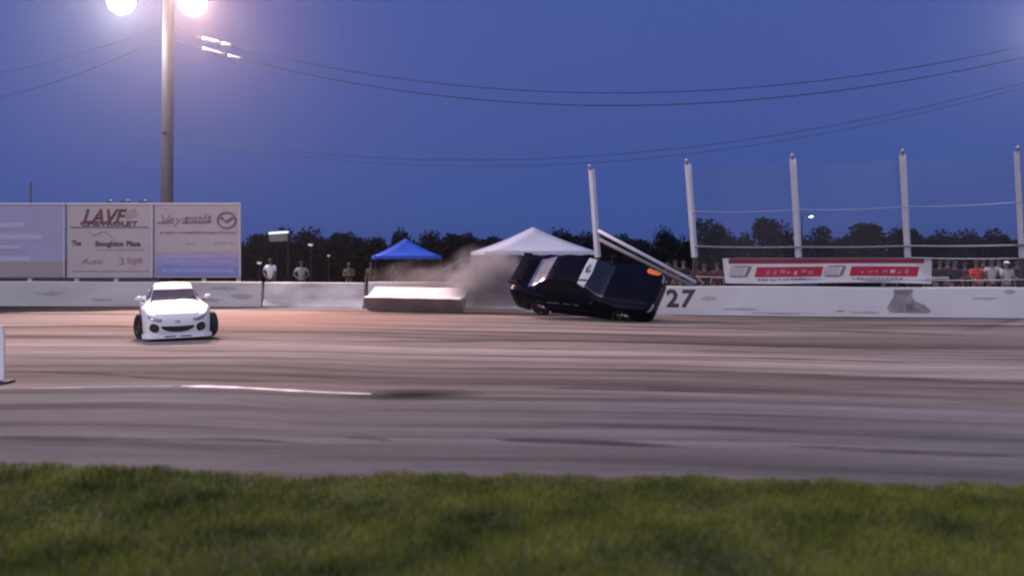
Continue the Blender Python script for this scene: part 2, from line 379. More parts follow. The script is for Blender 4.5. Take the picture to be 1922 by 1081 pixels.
def ragged(m, scale, stretch, lo, hi):
    n = m.node_tree.nodes; l = m.node_tree.links; b = n['Principled BSDF']; out = [x for x in n if x.type == 'OUTPUT_MATERIAL'][0]
    tc = n.new('ShaderNodeTexCoord'); mp = n.new('ShaderNodeMapping'); mp.inputs['Scale'].default_value = stretch; l.new(tc.outputs['Object'], mp.inputs[0])
    z = n.new('ShaderNodeTexNoise'); z.inputs['Scale'].default_value = scale; z.inputs['Detail'].default_value = 7; z.inputs['Roughness'].default_value = 0.7; l.new(mp.outputs[0], z.inputs['Vector'])
    r = n.new('ShaderNodeMapRange'); r.inputs[1].default_value = lo; r.inputs[2].default_value = hi; l.new(z.outputs['Fac'], r.inputs[0])
    tr = n.new('ShaderNodeBsdfTransparent'); mx = n.new('ShaderNodeMixShader'); l.new(r.outputs[0], mx.inputs[0]); l.new(tr.outputs[0], mx.inputs[1]); l.new(b.outputs[0], mx.inputs[2]); l.new(mx.outputs[0], out.inputs['Surface'])
    return m
M_skid = mat('tyre_rubber_mark', (0.105, 0.083, 0.078), 0.95, var=0.25, scale=1.5, spec=0.03)
M_tar = mat('tar_band', (0.072, 0.066, 0.068), 0.95, var=0.3, scale=1.5, spec=0.03)
def mark(name, pts, w, z, m, label, cat):
    P_ = [(PX(a_, GY(b_)), GY(b_)) for a_, b_ in pts]; xs_ = [p[0] for p in P_]; X_ = np.linspace(xs_[0], xs_[-1], 60); Y_ = pchip(xs_, [p[1] for p in P_], X_)
    t_ = np.linspace(0, 1, 60); ww = w * np.minimum(1, np.minimum(t_, 1 - t_) * 5 + 0.05) * (1 + 0.3*np.sin(X_*3.1) * np.sin(X_*1.3 + w*40))
    tag(flat_poly([(x, y) for x, y in zip(X_, Y_ - ww)] + [(x, y) for x, y in zip(X_[::-1], (Y_ + ww)[::-1])], z, name, m), label, cat, kind='structure')
for i, (pts, w) in enumerate([([(880, 690), (1300, 697), (1700, 711), (1922, 716)], .13), ([(640, 641), (1000, 640), (1500, 652), (1900, 664)], .22), ([(1020, 668), (1400, 672), (1800, 686)], .08),
        ([(20, 612), (200, 612), (280, 615)], .25), ([(420, 622), (700, 625), (1040, 634)], .16), ([(0, 697), (150, 700), (330, 712), (600, 718)], .12), ([(900, 655), (1250, 657), (1500, 664)], .07),
        ([(1100, 612), (1500, 620), (1922, 634)], .30), ([(1000, 728), (1250, 733), (1480, 741)], .10)]):
    mark('skid_mark', pts, w, 0.0128 + 0.0002*i, M_skid, 'dark tyre mark running along the track surface', 'tyre mark')
for i, (pts, w) in enumerate([([(-60, 822), (200, 824), (420, 826), (570, 832)], .09), ([(930, 826), (1120, 832), (1300, 842)], .13), ([(1480, 838), (1700, 850), (1922, 858)], .10), ([(1010, 797), (1250, 801), (1560, 812)], .07), ([(640, 822), (690, 824), (740, 829)], .05)]):
    mark('tar_band', pts, w, 0.0125 + 0.0002*i, M_tar, 'dark band of tar across the grey apron', 'tar band')

ragged(M_skid, 1.2, (0.25, 3.0, 1), 0.36, 0.72); ragged(M_tar, 1.2, (0.3, 3.0, 1), 0.36, 0.70)

# ------------------------------------------------------------------ walls and barriers
def wall_strip(name, x0, x1, prof, m, n=60, jitter=0.0):
    # prof: list of (offset from the front face, z)
    X = np.linspace(x0, x1, n); Yw = wallY(X); k = len(prof); vs = []; fs = []
    for i in range(n):
        for (o, z) in prof: vs.append((X[i], Yw[i] + o + jitter * math.sin(X[i]*1.7), z + 0.01 * math.sin(X[i]*0.9)))
    for i in range(n - 1):
        for j in range(k): fs.append((i*k+j, i*k+(j+1) % k, (i+1)*k+(j+1) % k, (i+1)*k+j))
    fs.append(tuple(range(k))); fs.append(tuple((n-1)*k + j for j in range(k)))
    return MB().add(vs, fs).build(name, m)
flat_prof = [(0, 0), (0.02, 0.97), (0.05, 1.0), (0.27, 1.0), (0.30, 0.97), (0.32, 0)]
lw = wall_strip('barrier_wall', -55, PX(487.5, 35.0), flat_prof, M_wall)
tag(lw, 'long grey-white concrete wall below the billboards', 'wall')
rw = wall_strip('barrier_wall', PX(1010, 32.2), 38, flat_prof, M_wall_clean)
tag(rw, 'long white concrete wall with black number below the red banner', 'wall')

# number and patched area on the right wall
def on_wall(me, x0, zc):
    for v in me.vertices:
        x = x0 + v.co.x; z = zc + v.co.y
        v.co = (x, float(wallY(x)) + 0.02 * z / 0.97 - 0.006, z)
    me.update(); return me
for ch, px in (('2', 1264), ('7', 1289)):
    me = text_mesh(ch, 0.82, bold=0.03, shear=0.12 if ch == '7' else 0.0)
    link('painted_number', on_wall(me, PX(px, 30.3), 0.54), M_ink, rw)
def wall_patch(pts, Yr, m, off, owner=None):
    bm = bmesh.new(); f = bm.faces.new([bm.verts.new((PX(a, Yr), PZ(b, Yr), 0)) for a, b in pts])
    bmesh.ops.triangulate(bm, faces=bm.faces); bmesh.ops.subdivide_edges(bm, edges=bm.edges[:], cuts=2, use_grid_fill=True)
    me = bpy.data.meshes.new('patch'); bm.to_mesh(me); bm.free()
    for v in me.vertices:
        x, z = v.co.x, v.co.y; v.co = (x, float(wallY(x)) + 0.02 * z / 0.97 - off, z)
    me.update(); return link('paint_patch', me, m, owner or rw)
M_gp = mat('grey_touch_up_paint', (0.24, 0.23, 0.24), 0.8, var=0.25, scale=3)
M_gp2 = mat('dark_touch_up_paint', (0.15, 0.14, 0.15), 0.8, var=0.25, scale=3)
YR = float(wallY(PX(1705, 29.3)))
wall_patch([(1680, 543), (1714, 543), (1712, 556), (1716, 564), (1735, 573), (1746, 584), (1738, 588), (1672, 587), (1667, 578), (1674, 565), (1679, 556)], YR, M_gp, 0.006)
wall_patch([(1682, 545), (1709, 545), (1708, 554), (1684, 553)], YR, M_gp2, 0.010)
wall_patch([(1700, 570), (1712, 569), (1716, 578), (1728, 584), (1702, 583)], YR, M_gp2, 0.010)
wall_patch([(1571, 583), (1586, 583), (1585, 584.6), (1571, 585)], float(wallY(PX(1578, 29.6))), M_gp2, 0.006)

M_sc = mat('light_scuff', (0.41, 0.40, 0.41), 0.85, var=0.2, scale=3); M_sc2 = mat('grey_scuff', (0.36, 0.35, 0.355), 0.85, var=0.2, scale=3)
ragged(M_sc, 3.0, (0.6, 1, 1.6), 0.36, 0.66); ragged(M_sc2, 3.0, (0.6, 1, 1.6), 0.34, 0.64); ragged(M_gp, 2.5, (1, 1, 1), 0.25, 0.50)
def scuff(px, py, w, h, m, owner, seed):
    r = random.Random(seed); Yr = float(wallY(PX(px, 33))); Yr = float(wallY(PX(px, Yr)))
    wall_patch([(px + w*math.cos(a_)*r.uniform(.7, 1.1), py + h*math.sin(a_)*r.uniform(.6, 1.1)) for a_ in np.linspace(0, 6.283, 15)[:-1]], Yr, m, 0.006 + 0.0006*seed, owner)
for i, (px, py, w, h, m) in enumerate([(420, 541, 30, 5, M_sc), (455, 556, 24, 7, M_sc2), (400, 563, 22, 4, M_sc), (90, 551, 34, 4, M_sc), (190, 562, 26, 3, M_sc)]): scuff(px, py, w, h, m, lw, i + 1)
for i, (px, py, w, h, m) in enumerate([(1390, 580, 40, 3, M_sc), (1470, 588, 60, 2.2, M_sc2), (1850, 560, 26, 3, M_sc), (1895, 548, 12, 5, M_sc), (1620, 586, 30, 2.5, M_sc), (1330, 560, 14, 6, M_sc)]): scuff(px, py, w, h, m, rw, i + 1)

jersey = [(-0.30, 0.0), (-0.30, 0.09), (-0.15, 0.34), (-0.10, 0.97), (-0.07, 1.0), (0.07, 1.0), (0.10, 0.97), (0.15, 0.34), (0.30, 0.09), (0.30, 0.0)]
def barrier(L, loc, rot, label, m=M_block, under=True):
    # a precast block lying along local x, foot at z=0
    root = empty('barrier_block', loc, rot)
    k = len(jersey); vs = []; fs = []; n = 10
    for i in range(n):
        x = -L/2 + L * i / (n - 1); e = 0.03 if i in (0, n-1) else 0
        for (y, z) in jersey: vs.append((x, y * (1 - e) + 0.006*math.sin(i*2.1+z*9), z * (1 - e*0.3)))
    for i in range(n - 1):
        for j in range(k - 1): fs.append((i*k+j, i*k+j+1, (i+1)*k+j+1, (i+1)*k+j))
    fs.append(tuple(range(k))); fs.append(tuple((n-1)*k + j for j in range(k)))
    MB().add(vs, fs).build('concrete_body', m, root)
    MB().box((0, 0, 0.008), (L - 0.02, 0.58, 0.02)).build('underside', M_under, root)
    tag(root, label, 'barrier', 'precast barrier blocks')
    return root
c = PX(588, 34.5)
barrier(4.15, (c, 34.75, 0), (0, 0, R(-11)), 'scuffed pale barrier block right of the wall joint, below the man in white', M_block)
# tipped on to its back: old front face up, underside towards the track
barrier(3.75, (PX(777, 32.2), 31.9, 0.262), (R(-57), R(0.3), R(-17)), 'pale barrier block tipped on its back with its dark underside showing', mat('bright_concrete', (0.62, 0.58, 0.57), 0.8, var=0.06, scale=1.5, bump=0.2))
barrier(3.4, (PX(770, 35.2), 35.3, 0.0), (0, 0, R(-6)), 'barrier block pushed back behind the tipped block', mat('pale_concrete2', (0.55, 0.53, 0.53), 0.8, var=0.08, scale=1.5, bump=0.2))
barrier(3.4, (PX(935, 32.9), 33.0, 0), (0, 0, R(-15)), 'grey barrier block in the dust beside the dark car', M_block)

# ------------------------------------------------------------------ billboards
YB = 36.6; SB = F / YB
def bz(py): return PZ(py, YB)
def billboard(px0, px1, label, posts, face_m):
    x0, x1 = PX(px0, YB), PX(px1, YB); xc = (x0 + x1) / 2; z0, z1 = bz(521), bz(384)
    root = empty('billboard', (xc, YB, 0)); w = x1 - x0
    MB().box((0, 0, (z0+z1)/2), (w, 0.05, z1-z0)).build('face_panel', face_m, root)
    MB().box((0, -0.005, z1 + 0.03), (w + 0.02, 0.10, 0.07)).build('top_trim', M_trim, root)
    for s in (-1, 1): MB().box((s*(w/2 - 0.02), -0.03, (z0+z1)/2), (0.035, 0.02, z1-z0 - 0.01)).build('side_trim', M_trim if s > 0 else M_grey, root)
    for p in posts: MB().box((PX(p, YB) - xc, 0.09, z1/2), (0.17, 0.12, z1 - 0.02)).build('post', M_trim, root)
    tag(root, label, 'billboard', 'billboards on the left wall')
    return root, xc
def strokes(root, xc, py, a, b, m, hh, n, y=-0.034, seed=1):
    # a row of illegible blurred lettering, built as small flat blocks
    r = random.Random(seed); mb = MB(); x = a
    step = (b - a) / n
    for i in range(n):
        w = step * r.uniform(0.55, 0.95); h = hh * r.uniform(0.6, 1.0)
        mb.box((PX(a + step*(i+0.5), YB) - xc, y, bz(py) + r.uniform(-.1, .1)*hh/SB), (w / SB, 0.006, h / SB), (0, r.uniform(-.2, .2), 0))
    return tag(mb.build('lettering', m, root), kind='stuff')

b1, c1 = billboard(-45, 122, 'pale lavender billboard at the left edge with faded pale lines', (-20, 55), M_lav)
MB().box((0, -0.032, bz(505)), ((122+45)/SB - 0.08, 0.006, 30/SB)).build('lower_panel', M_beige, b1)
for i, (py, e, h) in enumerate([(423, 46, 9), (445, 80, 10), (464, 40, 7), (486, 58, 9)]):
    MB().box((PX((-36+e)/2, YB) - c1, -0.033, bz(py)), ((e+36)/SB, 0.006, h/SB)).build('print_line', M_pale, b1)
b2, c2 = billboard(125, 287, 'off-white dealership billboard with dark red and black lettering', (143, 217), M_white)
sign_text('LAVF', PX(193, YB) - c2, bz(408), 0.82, M_maroon, b2, -0.034, bold=0.025, shear=0.32, width=84/SB)
sign_text('CHEVROLET', PX(205, YB) - c2, bz(420.5), 0.27, M_maroon, b2, -0.040, bold=0.012, width=108/SB)
MB().box((PX(246, YB) - c2, -0.034, bz(402)), (24/SB, 0.006, 14/SB), (0, R(-18), 0)).build('badge', M_dim, b2)
MB().box((PX(206, YB) - c2, -0.034, bz(427)), (147/SB, 0.008, 2.6/SB)).build('rule', M_grey, b2)
mb = MB(); mb.tube([(PX(166+i*3.2, YB) - c2, -0.034, bz(434 + 5*math.sin(i*0.5) + i*0.6)) for i in range(16)], 0.02, 6); mb.build('swash', M_dim, b2)
sign_text('The', PX(144, YB) - c2, bz(457), 0.30, M_ink, b2, -0.034, bold=0.012, width=18/SB)
sign_text('Stoughton', PX(206, YB) - c2, bz(458), 0.30, M_ink, b2, -0.034, bold=0.014, width=54/SB)
sign_text('Plaza', PX(251, YB) - c2, bz(458), 0.30, M_ink, b2, -0.034, bold=0.014, width=27/SB)
strokes(b2, c2, 469, 179, 270, M_rose, 3.2, 14, seed=3)
sign_text('Auto', PX(172, YB) - c2, bz(491), 0.34, M_grey, b2, -0.034, shear=0.4, width=42/SB)
sign_text('3', PX(229, YB) - c2, bz(491), 0.46, M_grey, b2, -0.034, width=9/SB)
strokes(b2, c2, 490, 238, 268, M_rose, 11, 3, seed=5)
strokes(b2, c2, 509, 135, 280, M_rose, 3.0, 20, seed=6)
b3, c3 = billboard(289, 452, 'white and blue billboard with an oval winged emblem at its top corner', (382, 447), M_white)
zb0, zb1 = bz(518), bz(472)
for k_, (f0, f1, bc_) in enumerate([(.72, 1.0, (0.31, 0.29, 0.41)), (.42, .72, (0.24, 0.245, 0.46)), (0, .42, (0.195, 0.215, 0.47))]):
    MB().box((0, -0.031, zb0 + (zb1-zb0)*(f0+f1)/2), (160/SB - 0.09, 0.008, (zb1-zb0)*(f1-f0))).build('blue_panel', mat('blue_print_band_%d' % k_, bc_, 0.5, var=0.12, scale=1.2, stretch=(0.5, 1, 2)), b3)
for i, (py, a0, a1) in enumerate([(492, 308, 376), (491, 390, 440), (508, 305, 440)]):
    MB().box((PX((a0+a1)/2, YB) - c3, -0.037, bz(py)), ((a1-a0)/SB, 0.006, 6/SB)).build('print_line', M_bluel, b3)
# script word and winged oval emblem
def curve_strip(pts, r, m, root, xc, name='lettering'):
    return MB().tube([(PX(a, YB) - xc, -0.034, bz(b)) for a, b in pts], r, 6).build(name, m, root)
sign_text('Vaya', PX(325, YB) - c3, bz(413), 0.55, M_grey, b3, -0.034, shear=0.3, width=48/SB)
sign_text('mazda', PX(373, YB) - c3, bz(411), 0.50, M_grey, b3, -0.034, bold=0.01, width=48/SB)
curve_strip([(296, 418), (312, 418.5), (320, 412)], 0.03, M_grey, b3, c3)
curve_strip([(345, 418), (372, 417.5), (392, 418), (395, 404)], 0.03, M_grey, b3, c3)
strokes(b3, c3, 437, 300, 444, M_grey, 4.5, 22, seed=8)
curve_strip([(426 + 17*math.cos(w), 413.5 + 14.5*math.sin(w)) for w in np.linspace(0, 6.283, 30)], 0.045, M_grey, b3, c3, 'emblem')
curve_strip([(410, 406), (417, 409), (426, 416.5), (435, 409), (442, 407)], 0.055, M_grey, b3, c3, 'emblem')
strokes(b3, c3, 458, 345, 368, M_dim, 5, 1, seed=9); strokes(b3, c3, 456, 400, 440, M_dim, 4, 3, seed=10)

# ------------------------------------------------------------------ light poles and cables
def flood(parent, loc, aim, power, color, spotdeg=112):
    root = empty('floodlight', loc); root.parent = parent
    d = (Vector(aim) - (parent.location + Vector(loc))).normalized()
    root.rotation_euler = d.to_track_quat('-Z', 'Y').to_euler()
    MB().lathe([(0.06, 0.42), (0.16, 0.40), (0.42, 0.22), (0.60, 0.02), (0.63, 0.0), (0.63, -0.04), (0.59, -0.04), (0.59, 0.0)], 20).build('reflector_housing', M_steel, root, True)
    MB().lathe([(0.0, -0.03), (0.3, -0.035), (0.59, -0.01)], 20).build('lamp_lens', mat('lit_lens_%.2f' % color[1], (0.9, 0.9, 0.9), 0.3, emit=color, estr=45.0), root, True)
    ld = bpy.data.lights.new('flood', 'SPOT'); ld.energy = power; ld.color = color; ld.spot_size = R(spotdeg); ld.spot_blend = 0.9; ld.shadow_soft_size = 0.3
    lo = bpy.data.objects.new('flood_light', ld); COL.objects.link(lo); lo.parent = root; lo.location = (0, 0, -0.12)
def light_pole(x, y, h, r0, r1, label, lamps, aim, tilt=0.0):
    root = empty('light_pole', (x, y, 0))
    MB().tube([(0, 0, 0), (tilt*0.5, 0, h*0.5), (tilt, 0, h)], [r0, (r0+r1)/2, r1], 16).build('pole', M_pole, root, True)
    MB().box((tilt, -0.1, h - 0.45), (5.4, 0.14, 0.16)).build('crossarm', M_steel, root)
    for (dx, z, p, col) in lamps: flood(root, (dx, -0.25, z), aim, p, col)
    MB().tube([(tilt*0.5 - 0.02, -r0, PZ(252, y)), (tilt*0.5 - 0.02, -r0 - 0.12, PZ(252, y))], 0.07, 8).build('cable_clamp', M_steel, root)
    tag(root, label, 'light pole')
    return root
XP, YP = PX(312, 40), 40.0
WARM = (1.0, 0.57, 0.47); COOL = (1.0, 0.93, 0.98)
light_pole(XP, YP, 14.3, 0.27, 0.25, 'tall grey floodlight pole with two lit lamps behind the billboards', [(PX(232, 40) - XP, PZ(2, 39.75), 14000, COOL), (PX(366, 40) - XP, PZ(6, 39.75), 22500, WARM)], (-5, 20, 0), 0.10)
XQ, YQ = PX(1944, 34), 34.0
light_pole(XQ, YQ, 14.0, 0.24, 0.2, 'floodlight pole just beyond the right edge behind the fence', [(0.35, PZ(40, 33.7), 4500, (0.85, 0.82, 1.0))], (4, 18, 0))
far_pole = empty('light_pole', (-40, 58, 0)); MB().tube([(0, 0, 0), (0, 0, 14)], [0.26, 0.18], 12).build('pole', M_pole, far_pole, True)
tag(far_pole, 'plain cable pole off to the left beyond the billboards', 'pole')

def cable(a, b, sag, r, label, group, m=M_cable, n=48):
    a = Vector(a); b = Vector(b)
    pts = [a.lerp(b, i/n) - Vector((0, 0, 4*sag*(i/n)*(1-i/n))) for i in range(n+1)]
    o = MB().tube(pts, r, 6).build('power_cable', m, None, True)
    tag(o, label, 'cable', group); return pts
pl = Vector((XP + 0.35, YP - 0.2, 0)); pr = Vector((XQ, YQ - 0.25, 0))
U = lambda v, z: (v.x, v.y, z)
G1 = 'power cables between the light poles'
cA = cable(U(pl, PZ(58, 40)), U(pr, PZ(84, 34)), 2.35, 0.017, 'uppermost dark cable sagging across the sky between the light poles', G1)
cB = cable(U(pl, PZ(76, 40)), U(pr, PZ(104, 34)), 2.45, 0.020, 'second dark cable from the top sagging between the light poles', G1)
cC = cable((XP + 0.1, YP - 0.35, PZ(252, 40)), U(pr, PZ(150, 34)), 2.05, 0.012, 'thin third cable from the top, clamped halfway up the pole', G1)
cD = cable((XP + 0.1, YP - 0.40, PZ(256, 40)), U(pr, PZ(158, 34)), 2.2, 0.010, 'thin lowest cable between the light poles', G1)
fl = Vector((-40, 57.7, 0))
G2 = 'cables running off to the left'
cE = cable((XP - 0.3, YP - 0.2, PZ(54, 40)), (fl.x, fl.y, 13.6), 0.8, 0.012, 'upper cable running left from the floodlight pole', G2)
cF = cable((XP - 0.3, YP - 0.2, PZ(78, 40)), (fl.x, fl.y, 11.9), 1.0, 0.015, 'lower cable running left from the floodlight pole', G2)
def highlights(pts, px_ranges, label):
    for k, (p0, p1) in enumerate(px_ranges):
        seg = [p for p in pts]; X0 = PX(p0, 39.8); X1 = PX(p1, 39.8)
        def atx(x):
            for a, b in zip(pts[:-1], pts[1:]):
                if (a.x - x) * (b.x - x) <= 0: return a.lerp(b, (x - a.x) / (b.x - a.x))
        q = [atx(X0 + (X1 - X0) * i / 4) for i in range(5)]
        o = MB().tube(q, 0.07, 8).build('cable_guard', M_cablelit, None, True)  # white tube added over the cable to paint in the floodlight on it
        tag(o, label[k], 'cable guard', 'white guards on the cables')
highlights(cA, [(384, 418), (423, 440)], ['long white guard on the upper cable right of the pole', 'short white guard on the upper cable right of the pole'])
highlights(cB, [(385, 428), (435, 460)], ['long white guard on the second cable right of the pole', 'short white guard on the second cable right of the pole'])

# ------------------------------------------------------------------ catch fence on the right
def post_at(px, pxt, ptop, label, pbase=483, k=0):
    X0 = PX(px, 30.5); Y = float(wallY(X0)) + 0.52; X0 = PX(px, Y); Xt = PX(pxt, Y); zt = PZ(ptop, Y); zb = PZ(pbase, Y)
    root = empty('fence_post', (X0, Y, 0))
    lean = Xt - X0
    MB().tube([(0, 0, 0), (0, 0, zb)], 0.075, 8).build('base_sleeve', M_steel, root)  # lower length of the post, dark up to where the pale part starts
    n = 6
    mb = MB(); pts = [(lean * (i/n)**1.0, 0, zb + (zt - zb) * i/n) for i in range(n+1)]
    mb.tube(pts, 0.115, 4); mb.build('post', M_post, root)
    MB().tube([(lean, 0, zt - 0.02), (lean - 0.10, -0.22, zt + 0.12)], [0.07, 0.05], 6).build('top_bracket', M_post, root)
    tag(root, label, 'fence post', 'white posts of the catch fence')
    return Vector((X0, Y, 0)), lean, zt
PO = []
for px, pxt, pt, lab in [(1122, 1110, 318, 'leftmost white fence post, braced by two diagonal pipes'), (1304, 1291, 308, 'second white fence post from the left, clear of the banner'),
                         (1499, 1488, 298, 'third white fence post, behind the left half of the banner'), (1704, 1694, 290, 'fourth white fence post, behind the right end of the banner'),
                         (1919, 1909, 284, 'rightmost white fence post at the edge of the picture')]:
    PO.append(post_at(px, pxt, pt, lab))
def along(i, z, off=-0.13):
    p, le, zt = PO[i]; zb = 1.98
    return Vector((p.x + le * max(0, (z - zb) / (zt - zb)), p.y + off, z))
def fence_line(name, i0, i1, zs, r, label, m, cat='cable', sag=0.03):
    pts = []
    for i in range(i0, i1):
        a = along(i, zs[i - i0]); b = along(i + 1, zs[i - i0 + 1])
        for k in range(8): pts.append(a.lerp(b, k/8) - Vector((0, 0, 4*sag*(k/8)*(1-k/8))))
    pts.append(along(i1, zs[-1]))
    o = MB().tube(pts, r, 6).build(name, m, None, True); tag(o, label, cat, 'fence wires'); return o
M_wire = mat('grey_wire', (0.20, 0.20, 0.22), 0.5, 0.3, var=0.1)
M_wire2 = mat('pale_wire', (0.42, 0.42, 0.46), 0.5, 0.2, var=0.1)
fence_line('fence_rail', 1, 4, [2.36, 2.33, 2.36, 2.38], 0.038, 'grey fence rail running above the red banner', M_wire, 'rail')
fence_line('fence_wire', 1, 4, [3.58, 3.60, 3.68, 3.80], 0.012, 'thin pale upper wire of the fence', M_wire2, sag=0.06)
fence_line('fence_wire', 3, 4, [1.97, 1.95], 0.018, 'pale wire right of the banner above the red shirted spectator', M_wire2)
fence_line('fence_wire', 1, 4, [1.32, 1.28, 1.24, 1.26], 0.018, 'pale lowest wire of the fence behind the banner', M_wire2)
M_mesh = mat('fine_fence_wire', (0.16, 0.16, 0.18), 0.6, 0.2, var=0.1)
for i in range(1, 4):
    mb = MB(); zb, n_ = 2.4, 34
    def Q(u, v):
        a_ = along(i, 1.1 + v * (PO[i][2] - 1.3), -0.10); b_ = along(i + 1, 1.1 + v * (PO[i+1][2] - 1.3), -0.10); return a_.lerp(b_, u)
    for k in range(-n_, n_ + 1):
        for sgn in (1, -1):
            u0 = k / n_; pts = []
            for v in (0.0, 1.0):
                u = u0 + v if sgn > 0 else u0 + 1 - v
                pts.append((u, v))
            (ua, va), (ub, vb) = sorted(pts)
            if ub <= 0 or ua >= 1: continue
            t0 = max(0, (0 - ua) / (ub - ua)); t1 = min(1, (1 - ua) / (ub - ua))
            if t1 - t0 < 0.02: continue
            A_ = Q(ua + (ub-ua)*t0, va + (vb-va)*t0); B_ = Q(ua + (ub-ua)*t1, va + (vb-va)*t1)
            mb.tube([A_, B_], 0.0028, 3, False)
    o = mb.build('fence_mesh', M_mesh); tag(o, 'fine wire mesh of the fence, ' + ['bay right of the second post', 'bay right of the third post', 'bay at the right edge'][i - 1], 'fence mesh', 'mesh bays of the catch fence')
# diagonal braces of the end post
p0, le0, zt0 = PO[0]
for k, (a, b, lab) in enumerate([((1123, 433), (1306, 531), 'upper of two pale brace pipes slanting down to the wall'), ((1124, 449), (1300, 538), 'lower of two pale brace pipes slanting down to the wall')]):
    A = AT(a[0], a[1], p0.y - 0.16); B = AT(b[0], b[1], float(wallY(6.2)) + 0.10)
    B.z = max(B.z, 1.02 if k == 0 else 0.99)
    tag(MB().tube([A, A.lerp(B, .5), B], 0.065, 8).build('brace_pipe', M_post if k == 0 else M_pole, None, True), lab, 'brace', 'diagonal braces of the end post')

# banner
def banner():
    xl, xr = PX(1358, 30.3), PX(1746, 29.5)
    root = empty('banner', (xl, float(wallY(xl)) + 0.36, 0))
    W = xr - xl; n = 60
    def pos(u, v, off=0.0):    # u 0..1 along, v 0..1 up
        x = xl + W * u; y = float(wallY(x)) + 0.36
        zt = PZ(485 - 1.0*u, y) ; zb = PZ(531.5 + 1.5*math.sin(u*7), y)
        y += 0.035 * math.sin(u*19 + v*2) * (0.4 + 0.6*(1-v)) - off
        sh = 0.10 * (1 - v) if u < 0.02 else 0
        return Vector((x + sh, y, zb + (zt - zb) * v)) - root.location
    def piece(name, u0, u1, v0, v1, m, off, slant=0.0, nn=24):
        mb = MB(); vs = []; fs = []
        for i in range(nn + 1):
            for j in range(5):
                v = v0 + (v1 - v0) * j / 4; u = u0 + (u1 - u0) * i / nn + slant * (v - v0)
                vs.append(pos(u, v, off))
        for i in range(nn):
            for j in range(4): fs.append((i*5+j, (i+1)*5+j, (i+1)*5+j+1, i*5+j+1))
        # give the vinyl a thickness
        k = len(vs); vs += [p + Vector((0, 0.004, 0)) for p in vs]; fs += [tuple(q + k for q in f[::-1]) for f in fs]
        return mb.add(vs, fs).build(name, m, root, True)
    piece('vinyl_sheet', 0, 1, 0, 1, M_vinyl, 0, nn=80)
    piece('top_stripe', 0.03, 0.965, 0.79, 0.99, M_redd, 0.008, nn=60)
    for u in (0.0, 0.455):
        piece('logo_block', u + 0.03, u + 0.10, 0.30, 0.66, M_white, 0.010, 0.03)
        piece('logo_bar', u + 0.105, u + 0.122, 0.28, 0.68, M_grey, 0.013, 0.05)
        piece('logo_bar', u + 0.055, u + 0.125, 0.66, 0.70, M_grey, 0.013)
        piece('logo_bar', u + 0.04, u + 0.11, 0.255, 0.285, M_ink, 0.013)
        piece('red_box', u + 0.155, u + 0.475, 0.27, 0.66, M_redb, 0.010, 0.03)
        r = random.Random(int(u*100) + 4)
        for i in range(7):
            uu = u + 0.21 + i * 0.034
            piece('lettering', uu, uu + r.uniform(0.012, 0.024), 0.38 + r.uniform(-.04, .05), 0.52 + r.uniform(-.05, .06), M_pink if i != 4 else mat('rose_banner_print', (0.52, 0.34, 0.38), 0.5), 0.016, 0.03, 4)
        for i in range(12):
            uu = u + 0.17 + i * 0.020
            if uu < 0.93: piece('lettering', uu, uu + r.uniform(0.009, 0.017), 0.13, 0.19 + r.uniform(-.02, .02), M_grey, 0.012, 0.01, 3)
    MB().tube([pos(0.97, 0.22, 0.0), pos(1.0, 0.22, 0.0) + Vector((0.55, 0, 0.0))], 0.03, 6).build('hem_rod', M_trim, root)
    tag(root, 'long red and white vinyl banner hung along the fence', 'banner')
banner()

# ------------------------------------------------------------------ tents
def tent(x, y, w, d, rz, eave, apex, m, label, pitch_w=0.25):
    root = empty('canopy_tent', (x, y, 0), (0, 0, rz)); hw, hd = w/2, d/2
    C = [(-hw, -hd), (hw, -hd), (hw, hd), (-hw, hd)]; n = 10
    for k in range(4):
        a = Vector((*C[k], eave)); b = Vector((*C[(k+1) % 4], eave)); p = Vector((0, 0, apex)); vs = []; fs = []; idx = {}
        for i in range(n + 1):
            for j in range(i + 1):
                s = i / n; base = p.lerp(a, s).lerp(p.lerp(b, s), j / i if i else 0)
                mid = (j / i if i else 0.5); base.z -= 0.10 * math.sin(math.pi * s) * (0.6 + 0.8 * math.sin(math.pi * mid)) - 0.0
                idx[i, j] = len(vs); vs.append(base)
        for i in range(n):
            for j in range(i + 1):
                fs.append((idx[i, j], idx[i+1, j], idx[i+1, j+1]))
                if j < i: fs.append((idx[i, j], idx[i+1, j+1], idx[i, j+1]))
        o = MB().add(vs, fs).build('roof_panel', m, root, True)
        sol = o.modifiers.new('thick', 'SOLIDIFY'); sol.thickness = 0.012
        mb = MB(); q = 12; vs = []; fs = []
        for i in range(q + 1):
            e = a.lerp(b, i / q); out = (Vector(((a.x+b.x)/2, (a.y+b.y)/2, 0))).normalized() * 0.012
            sc_ = 0.13 + 0.02 * math.cos(i * math.pi)
            vs += [e + out, e + out*1.8 - Vector((0, 0, sc_))]
        for i in range(q): fs.append((2*i, 2*i+2, 2*i+3, 2*i+1))
        k0 = len(vs); vs += [v - out * 0.6 for v in vs]; fs += [tuple(t_ + k0 for t_ in f_) for f_ in fs]
        mb.add(vs, fs).build('valance', m, root)
        MB().tube([(C[k][0]*0.985, C[k][1]*0.985, 0), (C[k][0]*0.985, C[k][1]*0.985, eave - 0.02)], 0.022, 6).build('leg', M_steel if m is M_blue else M_pole, root)
    tag(root, label, 'tent')
    return root
tent(PX(760, 38), 38.2, 2.75, 2.75, R(12), PZ(483, 38) + 0.06, PZ(447, 38), M_blue, 'small bright blue canopy tent behind the tipped barrier')
wt = tent(PX(1000, 36.5), 36.6, 4.6, 3.2, R(12), PZ(474, 36.4) + 0.03, PZ(426, 36.5), M_tent, 'large white canopy tent behind the dark car')
